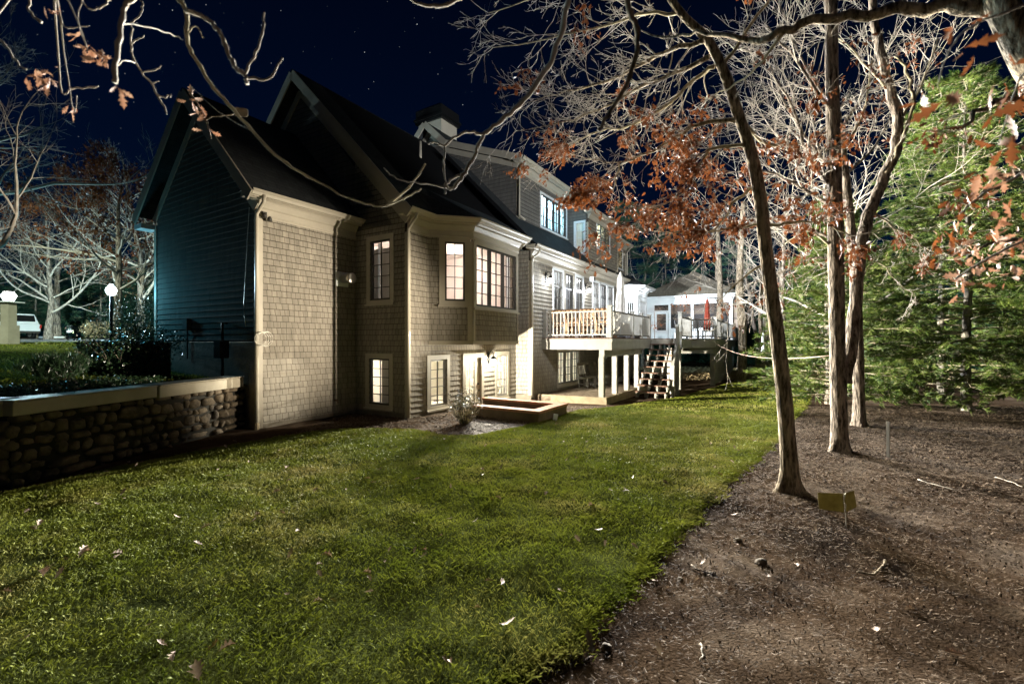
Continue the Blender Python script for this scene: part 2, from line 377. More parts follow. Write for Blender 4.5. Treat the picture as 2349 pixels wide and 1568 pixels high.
def window(P, u0, u1, z0, z1, cas=.11, sashes=1, cols=2, rows=5, sm=None, parent=None, name='window', label=None, sill=True, casm=None, trans=None, blind=False):
    """outer size including the casing; returns the opening"""
    sm = sm or M_sash; mb = MB(); a, b, c, d = u0+cas, u1-cas, z0+cas, z1-cas
    pbox(mb, P, u0, a, -.02, .034, z0, z1); pbox(mb, P, b, u1, -.02, .034, z0, z1)
    pbox(mb, P, a, b, -.02, .034, d, z1); pbox(mb, P, a, b, -.02, .034, z0, c)
    if sill: pbox(mb, P, u0-.03, u1+.03, .0345, .075, z0-.01, z0+.035)
    w = mb.build(name, casm or M_trim, parent or house); w['label'] = label or ''
    if not label: del w['label']
    sw = (b-a)/sashes; fw = .042 if sw > .4 else .03
    for k in range(sashes):
        s0, s1 = a+k*sw+.004, a+(k+1)*sw-.004; mb = MB()
        pbox(mb, P, s0, s0+fw, -.07, .012, c, d); pbox(mb, P, s1-fw, s1, -.07, .012, c, d)
        pbox(mb, P, s0+fw, s1-fw, -.07, .012, c, c+fw*1.2); pbox(mb, P, s0+fw, s1-fw, -.07, .012, d-fw, d)
        zt = d-fw
        if trans:
            pbox(mb, P, s0+fw, s1-fw, -.06, .008, d-trans, d-trans+.07)
        for i in range(1, cols):
            u = s0+fw+(s1-s0-2*fw)*i/cols; pbox(mb, P, u-.009, u+.009, -.045, -.012, c+fw, d-fw)
        for j in range(1, rows):
            z = c+fw+(d-c-2*fw)*j/rows; pbox(mb, P, s0+fw, s1-fw, -.0445, -.0125, z-.008, z+.008)
        mb.build('sash', sm, w)
        g = MB(); pbox(g, P, s0+fw, s1-fw, -.032, -.026, c+fw, d-fw); g.build('pane', M_glass, w)
    return (a-.0, b+.0, c, d)
def sweep(mb, pts, prof):
    """extrude a closed profile [(out,z)...] along a polyline of house points; outward = right"""
    n = len(pts); pts = [Vector(p) for p in pts]; rings = []
    for i in range(n):
        ds = []
        if i > 0: ds.append((pts[i]-pts[i-1]).normalized())
        if i < n-1: ds.append((pts[i+1]-pts[i]).normalized())
        ns = [Vector((d.y, -d.x)) for d in ds]
        nn = ns[0] if len(ns) == 1 else (ns[0]+ns[1])/(1+ns[0].dot(ns[1]))
        rings.append([(pts[i].x+nn.x*o, pts[i].y+nn.y*o, z) for o, z in prof])
    m = len(prof); vs = [p for r in rings for p in r]; fs = []
    for i in range(n-1):
        for k in range(m): fs.append((i*m+k, i*m+(k+1) % m, (i+1)*m+(k+1) % m, (i+1)*m+k))
    fs.append(tuple(range(m-1, -1, -1))); fs.append(tuple(range((n-1)*m, n*m)))
    mb.add(vs, fs); return mb
def eave(pts, z, over=.28, frieze=.36, m=None, name='cornice', fpts=None, parent=None):
    par = parent or house
    mb = MB()
    sweep(mb, pts, [(-.05, z-.13), (over, z-.13), (over, z-.004), (-.05, z-.004)])
    sweep(mb, pts, [(over-.09, z-.135), (over-.05, z-.165), (over-.01, z-.135)])
    c = mb.build(name, m or M_trim, par)
    mb = MB(); fp = fpts or pts
    sweep(mb, fp, [(-.01, z-.13-frieze), (.032, z-.13-frieze), (.032, z-.133), (-.01, z-.133)])
    sweep(mb, fp, [(.033, z-.30), (.07, z-.27), (.13, z-.17), (.13, z-.134), (.033, z-.134)])
    sweep(mb, fp, [(.033, z-.15-frieze+.05), (.048, z-.15-frieze+.06), (.048, z-.15-frieze+.08), (.033, z-.15-frieze+.09)])
    mb.build('frieze', m or M_trim, par)
    mb = MB()
    sweep(mb, pts, [(over+.001, z-.115), (over+.07, z-.115), (over+.10, z-.06), (over+.125, z-.04), (over+.125, z), (over+.112, z), (over+.112, z-.03), (over+.06, z-.10), (over+.001, z-.10)])
    mb.build('gutter', m or M_gut, par)
def spout(pts, name='downspout', m=None, r=.035, parent=None):
    MB().tube(pts, r, 8).build(name, m or M_gut, parent or house, True)
# ---- wall planes
W1 = wallP((0, 0), (2.66, 0)); W2 = wallP((2.66, 0), (2.66, -1.915)); W3 = wallP((2.66, -1.915), (7.89, -1.915))
W4 = wallP((7.89, -1.915), (7.89, -2.515)); W5 = wallP((7.89, -2.515), (21.2, -2.515)); G1 = wallP((0, 4.94), (0, 0))
siding(W1, [(.08, .10), (2.66, .10), (2.66, 5.0), (.08, 5.0)])
o1 = window(W2, .46, 1.46, 2.87, 4.68, sm=M_dark, cas=.13); o2 = window(W2, .42, 1.43, .17, 1.62, sm=M_dark, cas=.13)
siding(W2, [(0, .12), (1.83, .12), (1.83, 5.3), (0, 7.0)], [o1, o2])
o3 = window(W3, .68, 1.61, .09, 1.57, sm=M_sash, cas=.12)
o4 = window(W3, 3.90, 4.75, .04, 1.61, sm=M_sash, cas=.12)
# garden door
du0, du1, dz1 = 2.20, 3.26, 1.57
mb = MB()
for g in ((du0, du0+.12, -.15, dz1), (du1-.12, du1, -.15, dz1), (du0+.12, du1-.12, dz1-.12, dz1)): pbox(mb, W3, g[0], g[1], -.02, .036, g[2], g[3])
pbox(mb, W3, du0-.03, du1+.03, .037, .07, dz1-.02, dz1+.02)
gd = mb.build('garden_door', M_trim, house)
mb = MB(); s0, s1, zb, zt = du0+.13, du1-.30, -.15, dz1-.13
pbox(mb, W3, s0, s0+.08, -.09, -.03, zb, zt); pbox(mb, W3, s1-.09, s1, -.09, -.03, zb, zt); pbox(mb, W3, s0+.08, s1-.09, -.09, -.03, zt-.09, zt); pbox(mb, W3, s0+.08, s1-.09, -.09, -.03, zb, zb+.25)
for j in range(1, 5):
    z = zb+.25+(zt-.09-zb-.25)*j/5; pbox(mb, W3, s0+.08, s1-.09, -.075, -.05, z-.008, z+.008)
pbox(mb, W3, (s0+s1)/2-.01, (s0+s1)/2+.01, -.0745, -.0495, zb+.25, zt-.09)
pbox(mb, W3, s1+.002, du1-.122, -.10, -.04, zb, zt)
mb.build('door_leaf', M_trim, gd)
g = MB(); pbox(g, W3, s0+.08, s1-.09, -.064, -.058, zb+.25, zt-.09); g.build('pane', M_glass, gd)
g = MB(); g.lathe(W3(s1+.06, -.01, .62), [(.0, 0), (.03, .005), (.03, .05), (0, .055)], 10); g.build('handle', M_metal, gd)
siding(W3, [(.08, .12), (5.23, .12), (5.23, 1.93), (.08, 1.93)], [o3, o4, (du0+.11, du1-.11, -.2, dz1-.11)])
siding(W3, [(.08, 1.932), (.77, 1.932), (.77, 5.0), (.08, 5.0)]); siding(W3, [(4.78, 1.932), (5.23, 1.932), (5.23, 5.0), (4.78, 5.0)])
siding(W4, [(0, .12), (.52, .12), (.52, 5.05), (0, 5.05)])
# bay
B1 = wallP((3.43, -1.915), (4.25, -2.735)); B2 = wallP((4.25, -2.735), (6.62, -2.735)); B3 = wallP((6.62, -2.735), (7.44, -1.915))
b1 = window(B1, .27, 1.10, 2.86, 4.72, sm=M_dark, cas=.15)
b2 = window(B2, .03, 2.34, 2.80, 4.66, sm=M_dark, cas=.10, sashes=3)
siding(B1, [(.0, 1.93), (1.06, 1.93), (1.06, 5.0), (.0, 5.0)], [b1]); siding(B2, [(.1, 1.93), (2.28, 1.93), (2.28, 5.0), (.1, 5.0)], [b2])
siding(B3, [(.1, 1.93), (1.16, 1.93), (1.16, 5.0), (.1, 5.0)])
mb = MB(); mb.prism([(3.44, -1.9), (4.25, -2.71), (6.62, -2.71), (7.43, -1.9)], 1.88, 1.925, lambda x, y, h: (x, y, h))
sweep(mb, [(3.43, -1.915), (4.25, -2.735), (6.62, -2.735), (7.44, -1.915)], [(.0, 1.85), (.03, 1.85), (.03, 1.95), (.0, 1.95)])
mb.build('bay_floor', M_trim, house)
mb = MB()
for P, u in ((B1, 1.10), (B2, .0)): pbox(mb, P, u-.0 if u < .5 else u-.08, u+.09 if u < .5 else u+.055, -.0, .03 if u < .5 else .028, 1.955, 4.6)
mb.build('bay_corner_board', M_trim, house); mb = MB(); pbox(mb, B2, 2.345, 2.37, 0, .029, 1.955, 4.6); mb.build('bay_corner_board', M_trim, house)
# long wall behind the deck
opens5 = [window(W5, 2.0, 4.2, .2, 1.66, sm=M_sash, cas=.11, sashes=3, rows=4)]
for k, (x0, x1) in enumerate(((1.62, 2.62), (2.66, 3.62), (3.66, 4.62), (5.60, 6.56), (6.60, 7.54), (7.58, 8.52))):
    opens5.append(window(W5, x0, x1, 2.08, 4.70, sm=(M_sash, M_dark, M_sash)[k % 3], cas=.10, rows=5, name='french_door', casm=M_wht if k != 1 else None, sill=False, trans=.62))
siding(W5, [(.0, .12), (10.2, .12), (10.2, 5.05), (.0, 5.05)], opens5)
siding(W5, [(10.2, .12), (13.3, .12), (13.3, 5.05), (10.2, 5.05)])
# gable end on the drive side
siding(G1, [(.1, 1.92), (4.86, 1.92), (4.86, 5.15), (2.30, 7.72), (.1, 5.5)], m=M_clap)
# upper gable
G2 = wallP((2.66, 6.6), (2.66, -1.915))
siding(G2, [(.0, 4.9), (8.0, 4.9), (4.24, 9.45)], m=M_clap, back=-.12)
# dormers
CH = wallP((8.6, 3.9), (8.6, -1.6)); D1 = wallP((8.6, -1.6), (13.05, -1.6)); C2 = wallP((13.05, -1.6), (13.05, -2.5)); D2 = wallP((13.05, -2.5), (17.1, -2.5)); D3 = wallP((17.1, -1.65), (21.2, -1.65))
siding(CH, [(0.1, 6.0), (5.42, 6.0), (5.42, 8.45), (2.29, 9.65), (1.26, 10.55), (.2, 9.5)], m=M_clap)
d1 = window(D1, 1.66, 4.20, 6.42, 7.87, sm=M_dark, cas=.08, sashes=4, rows=3, casm=M_wht)
siding(D1, [(.08, 6.0), (4.45, 6.0), (4.45, 8.4), (.08, 8.4)], [d1], m=M_clap)
c2 = window(C2, .25, .80, 5.75, 7.25, sm=M_wht, cas=.05, rows=4, cols=1, casm=M_wht)
siding(C2, [(0, 5.3), (.85, 5.3), (.85, 7.55), (0, 8.3)], [c2], m=M_clap)
d2 = window(D2, 1.01, 2.84, 6.17, 7.43, sm=M_dark, cas=.07, sashes=3, rows=4, casm=M_wht)
siding(D2, [(.06, 5.2), (4.0, 5.2), (4.0, 7.55), (.06, 7.55)], [d2])
siding(wallP((17.1, -2.5), (17.1, -1.65)), [(0, 5.3), (.8, 5.3), (.8, 8), (0, 7.5)])
d3 = window(D3, 2.2, 3.5, 6.1, 7.3, sm=M_dark, cas=.07, sashes=2, rows=3, casm=M_wht)
siding(D3, [(.0, 5.2), (4.05, 5.2), (4.05, 7.55), (.0, 7.55)], [d3])
siding(wallP((21.2, -1.65), (21.2, 3)), [(0, 5.3), (4, 5.3), (4, 9), (0, 7.5)])
# ---- corner boards
def cboard(p, z0, z1, q=.012, w=.11, m=None):
    MB().box(p[0]-q, p[0]-q+w+.01, p[1]-q-.012, p[1]-q+w, z0, z1).build('corner_board', m or M_trim, house)
cboard((-.004, .0), .02, 4.65, w=.12); cboard((2.655, -1.91), .02, 4.65, w=.10); cboard((7.885, -2.51), .02, 4.68, w=.12)
cboard((8.598, -1.6), 6.2, 8.0, w=.09); cboard((13.05, -2.5), 5.4, 7.15, w=.09); 
MB().box(17.05, 17.14, -2.53, -2.44, 5.2, 7.2).build('corner_board', M_trim, house)
MB().box(21.12, 21.23, -1.69, -1.6, 5.2, 7.2).build('corner_board', M_trim, house)
MB().box(-.035, .02, 4.85, 4.97, 1.3, 5.1).build('corner_board', M_trim, house)
# ---- foundation
mb = MB(); mb.box(.02, 2.68, -.0, .15, -.3, .115).box(2.67, 2.9, -1.93, .15, -.3, .115).box(2.9, 7.8, -1.93, -1.80, -.3, .115).box(7.87, 8.1, -2.53, -1.8, -.3, .115).box(8.1, 21.2, -2.53, -2.4, -.3, .115)
mb.box(-.03, .02, -.02, 4.95, -.3, 1.915)
mb.build('foundation', M_conc, house)
# ---- cornices and gutters
eave([(-.30, .0), (2.66, .0)], 5.16, fpts=[(-.02, 0), (2.66, 0)])
eave([(2.38, -1.915), (3.43, -1.915), (4.25, -2.735), (6.62, -2.735), (7.44, -1.915), (7.66, -1.915)], 5.16, over=.30, fpts=[(2.66, -1.915), (3.43, -1.915), (4.25, -2.735), (6.62, -2.735), (7.44, -1.915), (7.86, -1.915)])
eave([(7.62, -2.515), (17.95, -2.515)], 5.18, fpts=[(7.88, -2.515), (18.2, -2.515)])
eave([(8.32, -1.6), (13.03, -1.6)], 8.52, fpts=[(8.62, -1.6), (13.03, -1.6)], frieze=.3)
eave([(12.8, -2.5), (17.3, -2.5)], 7.66, fpts=[(13.06, -2.5), (17.1, -2.5)], frieze=.2)
eave([(17.12, -1.65), (21.5, -1.65)], 7.70, fpts=[(17.12, -1.65), (21.2, -1.65)], frieze=.2)
# ---- downspouts
spout([(-.05, -.36, 5.08), (-.05, -.34, 4.93), (-.05, -.08, 4.72), (-.05, -.075, 4.6), (-.05, -.075, .02)], r=.042)
MB().tube([(-.05, -.075, .16), (-.05, -.075, .0)], .05, 8).build('drain_boot', M_curb, house)
spout([(2.60, -2.27, 5.06), (2.6, -2.25, 4.95), (2.6, -2.0, 4.72), (2.6, -1.99, 4.6), (2.6, -1.99, .05)], r=.04)
spout([(7.9, -2.87, 5.08), (7.9, -2.85, 4.95), (7.86, -2.6, 4.75), (7.86, -2.585, 4.6), (7.86, -2.585, .1)])
spout([(8.55, -1.95, 8.42), (8.55, -1.9, 8.3), (8.56, -1.68, 8.05), (8.56, -1.67, 7.9), (8.56, -1.67, 6.5), (8.56, -1.9, 6.3)])
spout([(21.3, -2.0, 7.6), (21.27, -1.73, 7.3), (21.27, -1.73, 5.2)])
# ---- roofs
def roof(faces, t=.12, name='roof', m=None):
    mb = MB()
    for f in faces: mb.slab(f, t)
    return mb.build(name, m or M_roof, house)
def plane(b0, z0, s): return lambda b: z0+(b-b0)*s
# small gable
r1 = roof([[(-.34, -.30, 5.17), (2.75, -.30, 5.17), (2.75, 2.65, 8.12), (-.34, 2.65, 8.12)], [(-.34, 2.65, 8.12), (2.75, 2.65, 8.12), (2.75, 5.35, 5.42), (-.34, 5.35, 5.42)]])
r2 = roof([[(2.34, -2.24, 5.17), (3.3, -2.24, 5.17), (3.3, -1.2, 6.24), (3.3, 2.36, 9.85), (2.34, 2.36, 9.85)],
           [(3.3, -1.2, 6.24), (7.57, -1.2, 6.24), (8.7, -1.2, 6.24), (8.7, 2.36, 9.85), (3.3, 2.36, 9.85)],
           [(7.57, -2.24, 5.17), (8.7, -2.24, 5.17), (8.7, -1.2, 6.24), (7.57, -1.2, 6.24)],
           [(2.34, 2.36, 9.85), (8.7, 2.36, 9.85), (8.7, 6.9, 5.31), (2.34, 6.9, 5.31)]])
r2b = roof([[(4.12, -3.06, 5.17), (6.75, -3.06, 5.17), (6.75, -1.2, 6.25), (4.12, -1.2, 6.25)],
            [(3.30, -2.24, 5.17), (4.12, -3.06, 5.17), (4.12, -1.2, 6.25), (3.3, -1.2, 6.25)],
            [(6.75, -3.06, 5.17), (7.57, -2.24, 5.17), (7.57, -1.2, 6.25), (6.75, -1.2, 6.25)]], name='bay_roof')
r3 = roof([[(7.66, -2.81, 5.20), (18.2, -2.81, 5.20), (18.2, 1.0, 9.01), (8.55, 1.0, 9.01), (7.66, 1.0, 9.01)][0:5]])
# upper roof over the dormers
r4 = roof([[(8.3, -1.90, 8.53), (13.15, -1.90, 8.53), (13.15, 1.61, 9.90), (8.3, 1.61, 9.90)],
           [(8.3, 1.61, 9.90), (21.3, 1.61, 9.90), (21.3, 2.64, 10.88), (8.3, 2.64, 10.88)],
           [(8.3, 2.64, 10.88), (21.3, 2.64, 10.88), (21.3, 7.2, 6.3), (8.3, 7.2, 6.3)],
           [(12.85, -2.8, 7.68), (17.35, -2.8, 7.68), (17.35, 1.61, 9.92), (12.85, 1.61, 9.92)],
           [(17.0, -1.95, 7.72), (21.5, -1.95, 7.72), (21.5, 1.61, 9.92), (17.0, 1.61, 9.92)]])
# rake boards
def rake(p, q, w=.24, t=.035, m=None):
    MB().bar(p, q, t, w).build('rake_board', m or M_trim, house)
for (x, pts, off) in ((-.345, [(-.34, 5.0), (2.65, 7.97), (5.4, 5.22)], 0), (2.335, [(-2.28, 5.0), (2.36, 9.70), (6.9, 5.16)], 0), (8.29, [(-1.92, 8.42), (1.61, 9.76)], 0), (8.28, [(1.55, 9.72), (2.64, 10.75), (3.9, 9.48)], 0)):
    for (b0, z0), (b1, z1) in zip(pts, pts[1:]): rake((x, b0, z0), (x, b1, z1))
# frieze rake on the wall itself
for (x, pts) in ((-.03, [(-.02, 4.86), (2.65, 7.58), (4.98, 5.24)]), (2.62, [(-1.95, 4.93), (2.36, 9.30), (6.6, 5.05)]), (8.575, [(-1.6, 8.33), (1.61, 9.55), (2.64, 10.50), (3.6, 9.5)])):
    for (b0, z0), (b1, z1) in zip(pts, pts[1:]): rake((x, b0, z0), (x, b1, z1), w=.2, t=.03)
# gable returns
MB().box(-.34, .0, -.30, .02, 5.02, 5.15).build('cornice_return', M_trim, house)
MB().box(-.34, .05, 4.95, 5.38, 5.0, 5.13).build('cornice_return', M_wht, house)
# chimney
mb = MB().box(9.3, 10.35, 2.6, 3.9, 9.5, 11.42); ch = mb.build('chimney', M_trim, house)
mb = MB().box(9.2, 10.45, 2.5, 4.0, 11.4, 11.52).box(9.15, 10.5, 2.45, 4.05, 11.53, 11.62).box(9.22, 10.43, 2.52, 3.98, 11.63, 11.98).prism([(9.22, 2.52), (10.43, 2.52), (10.43, 3.98), (9.22, 3.98)], 0, 1, lambda x, y, h: (9.825+(x-9.825)*(1-.45*h), 3.25+(y-3.25)*(1-.45*h), 11.985+.22*h))
mb.build('chimney_cap', M_metal, ch)
MB().tube([(6.0, .75, 7.9), (6.0, .75, 8.75)], .05, 10).build('roof_vent_pipe', M_trim, house, True)
# ---- rooms behind the windows: real walls, a real lamp in each
def room(a0, a1, b0, b1, z0, z1, m, left=True, t=.03):
    mb = MB()
    if left: mb.box(a0-t, a0, b0, b1, z0, z1)
    mb.box(a1, a1+t, b0, b1, z0, z1).box(a0, a1, b1, b1+t, z0, z1).box(a0, a1, b0, b1, z1, z1+t).box(a0, a1, b0, b1, z0-t, z0)
    return mb.build('room', m, house)
def rlight(a, b, z, p, col, r=.12): lamp_light('room_light', Hw(a, b, z), p*1.5, col, r, fall=False)
RW = (1, .86, .74)
rA = room(2.80, 7.7, -1.78, 1.4, 2.15, 5.0, M_room, False)
room(2.80, 7.7, -1.78, 1.4, -.12, 1.8, M_roomw, False)
room(8.05, 11.0, -2.38, .6, 2.1, 5.0, M_roomc); room(11.05, 18.0, -2.38, .6, 2.1, 5.0, M_roomc); room(8.05, 13.4, -2.38, .6, -.1, 1.9, M_roomw)
room(9.9, 13.0, -1.46, .8, 6.2, 8.2, M_roomc); room(13.2, 17.0, -2.36, .3, 5.6, 7.5, M_roomw); room(17.2, 21.1, -1.5, .3, 5.6, 7.5, M_roomw)
rlight(4.3, -.4, 4.3, 80, RW); rlight(6.3, -.4, 4.3, 60, RW)
rlight(4.0, -.2, 1.6, 120, (1, .95, .84)); rlight(6.6, -.6, 1.6, 95, (1, .93, .78))
rlight(9.8, -.9, 4.6, 55, (.9, .95, 1)); rlight(13.2, -.9, 4.6, 60, (.92, .95, 1)); rlight(15.8, -.9, 4.6, 50, (.92, .95, 1)); rlight(10.9, -.9, 1.7, 100, (.95, 1, .92))
rlight(11.6, -.8, 7.9, 260, (.50, .84, 1)); rlight(14.9, -1.5, 7.2, 130, (1, .95, .58)); rlight(19.8, -.8, 7.3, 90, (1, .90, .34)); rlight(13.5, -2.0, 6.8, 60, (.35, .78, 1))
lamp_light('added_window_spill', Hw(12.5, -2.1, 7.1), 10, (.25, .70, 1), .25, const=0)  # extra bare light hung outside the dormer glass, tints the cheek blue
# what one sees inside
mb = MB().box(3.6, 3.66, -.6, .5, 2.15, 4.6); mb.build('closet_door', M_roomc, rA)
mb = MB().box(5.2, 6.6, 1.30, 1.38, 2.9, 3.7); mb.build('picture', M_wht, rA)
mb = MB().box(4.7, 6.3, .2, 1.2, 2.15, 2.95); mb.build('bed', M_room, rA)
def panel_door(a, b, z0, ax):
    mb = MB()
    if ax: mb.box(a, a+.8, b, b+.04, z0, z0+1.85)
    else: mb.box(a, a+.04, b, b+.8, z0, z0+1.85)
    for i in (0, 1):
        for k, (p, q) in enumerate(((.12, .55), (.65, 1.15), (1.25, 1.72))):
            if ax: mb.box(a+.1+i*.34, a+.36+i*.34, b-.015, b-.002, z0+p, z0+q)
            else: mb.box(a-.015, a-.002, b+.1+i*.34, b+.36+i*.34, z0+p, z0+q)
    return mb
panel_door(3.5, -.9, -.1, False).build('inner_door', M_roomc, house)
mb = MB()
for k in range(6): mb.box(5.0, 6.6, .9, 1.2, .05+k*.3, .08+k*.3)
for k in range(4): mb.box(5.0+k*.53, 5.04+k*.53, .89, 1.21, -.1, 1.6)
mb.build('bookshelf', M_roomw, house)
MB().box(5.06, 6.55, 1.22, 1.26, -.1, 1.55).build('shelf_back', M_roomd, house)
def curtain(P, u0, u1, z0, z1, o, m, name='curtain', waves=14):
    mb = MB(); n = int((u1-u0)*30); vs = []
    for i in range(n+1):
        u = u0+(u1-u0)*i/n; d = .035*math.sin(i*waves*.5)+.012*math.sin(i*2.3)
        vs += [P(u, o+d, z0), P(u, o+d*.6, z1)]
    mb.add(vs, [(2*i, 2*i+2, 2*i+3, 2*i+1) for i in range(n)]); mb.build(name, m, house, True)
curtain(D1, 1.7, 4.15, 6.4, 7.85, -.3, M_curt); curtain(D2, 1.05, 2.8, 6.15, 7.4, -.3, M_curt); curtain(D3, 2.2, 3.45, 6.1, 7.25, -.28, M_curt)
curtain(W5, 1.7, 2.1, 2.1, 4.6, -.3, M_curt); curtain(W5, 7.7, 8.1, 2.1, 4.6, -.3, M_curt); curtain(C2, .25, .8, 5.8, 7.2, -.25, M_curt)
curtain(W2, .60, .76, 3.0, 4.55, -.25, M_curt, waves=10); curtain(W2, 1.20, 1.33, 3.0, 4.55, -.25, M_curt, waves=10); curtain(B2, .12, .34, 2.9, 4.55, -.2, M_curt, waves=10); curtain(B2, 2.05, 2.25, 2.9, 4.55, -.2, M_curt, waves=10); curtain(W3, 4.02, 4.2, .1, 1.5, -.2, M_curt, waves=10)
mb = MB().box(3.4, 7.6, 1.30, 1.37, 3.9, 4.0).box(3.4, 7.6, 1.28, 1.37, 2.16, 2.32); mb.build('wall_moulding', M_wht, rA)
mb = MB().lathe((5.0, .9, 2.96), [(.06, 0), (.03, .1), (.02, .35), (.16, .36), (.09, .62), (0, .62)], 14); mb.build('table_lamp', M_curt, rA)
mb = MB().box(9.2, 12.2, -.2, .0, 2.1, 3.1).box(13.6, 16.2, .1, .3, 2.1, 4.0); mb.build('kitchen_cabinet', M_wht, house)
mb = MB().box(10.2, 10.26, -1.6, -.5, 2.1, 4.4).box(14.2, 14.26, -1.6, -.6, 2.1, 4.4); mb.build('dark_partition', M_grill, house)
# ---- turret bay at the far end
T1 = wallP((18.05, -2.5), (18.65, -3.1)); T2 = wallP((18.65, -3.1), (20.45, -3.1)); T3 = wallP((20.45, -3.1), (21.05, -2.5))
tw1 = window(T1, .16, .70, 2.25, 4.1, sm=M_wht, cas=.05, rows=4, cols=3, casm=M_wht)
tw2 = window(T2, .25, 1.65, 2.3, 4.2, sm=M_wht, cas=.07, sashes=2, rows=4, casm=M_wht)
siding(T1, [(0, 1.6), (.85, 1.6), (.85, 4.7), (0, 4.7)], [tw1], m=M_wht, rh=.4); siding(T2, [(0, 1.6), (1.8, 1.6), (1.8, 4.7), (0, 4.7)], [tw2], m=M_wht, rh=.4); siding(T3, [(0, 1.6), (.85, 1.6), (.85, 4.7), (0, 4.7)], m=M_wht, rh=.4)
eave([(18.05, -2.5), (18.65, -3.1), (20.45, -3.1), (21.05, -2.5)], 4.92, over=.34, frieze=.3, m=M_wht)
roof([[(17.8, -2.75, 4.94), (18.5, -3.45, 4.94), (20.6, -3.45, 4.94), (19.55, -2.2, 5.7)], [(20.6, -3.45, 4.94), (21.3, -2.75, 4.94), (19.55, -2.2, 5.7)], [(17.8, -2.75, 4.94), (18.5, -3.45, 4.94), (19.55, -2.2, 5.7)]], t=.05, name='turret_roof')
room(18.2, 21.0, -2.45, -.8, 2.1, 4.6, M_roomc); rlight(19.5, -1.9, 4.2, 40, (.75, .92, 1))
# ================================================================== things on the house walls
def wall_lamp(a, b, z, label, r=.10, glow=None, cap=True):
    t = hthing('wall_lantern', label, 'wall lamp', (a, b, z), group='lit lanterns on the house wall')
    MB().box(a-.05, a+.05, b-.02, b, z-.05, z+.33).tube([(a, b-.02, z+.22), (a, b-.10, z+.34), (a, b-.18, z+.30), (a, b-.2, z+.17)], .012, 6).build('bracket', M_metal, t, True)
    MB().lathe((a, b-.2, z+.10), [(.0, .09), (.03, .08), (.11, .0), (.12, -.01), (.0, -.012)], 12).build('shade', M_metal, t, True)
    MB().lathe((a, b-.2, z), [(.02, -.09), (.06, -.075), (r*.85, .0), (r*.7, .085), (.02, .088)], 12).build('globe', M_glow, t, True)
    return t
wall_lamp(6.18, -1.93, 1.30, 'lit lantern beside the basement garden door', .07)
wall_lamp(8.94, -2.53, 4.10, 'lit wall lantern left of the first french doors on the deck')
wall_lamp(12.65, -2.53, 4.10, 'lit wall lantern between the two sets of french doors')
t = hthing('soffit_lamp', 'bright round lamp under the eave of the far bay', 'soffit lamp', (19.6, -3.35, 4.80)); MB().lathe((19.6, -3.35, 4.76), [(.03, .0), (.08, .01), (.08, .03), (.0, .03)], 12).build('lamp_disc', M_glow, t)
t = hthing('speaker', 'small pale outdoor speaker fixed high under the deck eave', 'speaker', (13.1, -2.56, 4.62))
MB().box(13.02, 13.2, -2.78, -2.6, 4.55, 4.75).build('case', M_wht, t); MB().box(13.04, 13.18, -2.80, -2.782, 4.57, 4.73).build('grille', M_dark, t); MB().box(13.08, 13.14, -2.6, -2.55, 4.62, 4.68).build('bracket', M_metal, t)
t = hthing('dryer_vent', 'round metal vent hood on a white plate on the shingle wall', 'vent', (2.2, -.02, 3.55))
MB().box(2.0, 2.40, -.034, -.02, 3.36, 3.74).build('plate', M_wht, t)
mb = MB(); mb.lathe((0, 0, 0), [(.11, 0), (.11, .24), (.135, .25), (.135, .36), (.12, .37), (0, .37)], 20)
mb.v = [(2.23+x, -.036-z, 3.56+y) for x, y, z in mb.v]; mb.build('hood', M_steel, t, True)
t = hthing('hose_bib', 'small brown tap low on the shingle wall', 'tap', (2.0, -.02, .42)); MB().tube([(2.0, -.02, .42), (2.0, -.1, .42), (2.0, -.12, .36)], .018, 6).box(1.96, 2.04, -.075, -.06, .44, .455).build('tap_body', M_wood, t)
t = hthing('flood_lamp', 'small twin flood lamp under the gutter at the house corner', 'flood lamp', (.12, -.1, 4.75))
MB().box(.08, .18, -.07, -.04, 4.70, 4.80).build('base', M_dark, t); MB().lathe((.1, -.12, 4.66), [(.02, .1), (.045, .07), (.05, 0), (0, .0)], 10).lathe((.2, -.14, 4.60), [(.02, .1), (.045, .07), (.05, 0), (0, .0)], 10).build('bulb_housing', M_dark, t, True)
# coil of cable on the corner downspout and cable hanging down the gable
t = hthing('cable_coil', 'coil of thin grey cable hung on the corner downspout', 'cable coil', (-.05, -.16, 1.98))
mb = MB()
for k in range(4):
    rr = .13+.012*k; mb.tube([(-.02+.03*k+rr*math.cos(q*PI/10), -.17-.01*k, 1.99+rr*math.sin(q*PI/10)) for q in range(21)], .005, 5)
mb.build('coil', M_steel, t, True)
t = hthing('hanging_cable', 'loose pale cable hanging down the dark gable wall', 'cable', (-.05, .3, 3.6))
MB().tube([(-.03, .26, 4.9), (-.05, .30, 4.2), (-.05, .36, 3.5), (-.06, .42, 2.8), (-.06, .40, 2.5), (-.06, .34, 2.25)], .008, 5).build('cable', M_steel, t, True)
# meters on the gable wall
t = hthing('gas_meter', 'dark gas meter and pipe against the gable foundation', 'meter', (-.15, 1.15, 1.1))
MB().box(-.28, -.08, 1.0, 1.28, 1.55, 1.95).tube([(-.15, 1.15, 1.95), (-.15, 1.15, 2.35), (-.05, 1.15, 2.35)], .03, 8).tube([(-.15, 1.15, 1.55), (-.15, 1.15, .9)], .03, 8).build('meter_body', M_metal, t)
t = hthing('electric_box', 'small grey electrical box on the drive side gable', 'electrical box', (-.12, 3.0, 2.3))
MB().box(-.13, -.02, 2.9, 3.12, 2.25, 2.5).tube([(-.07, 3.0, 2.25), (-.07, 3.0, 1.5)], .018, 6).build('box_body', M_grill, t)
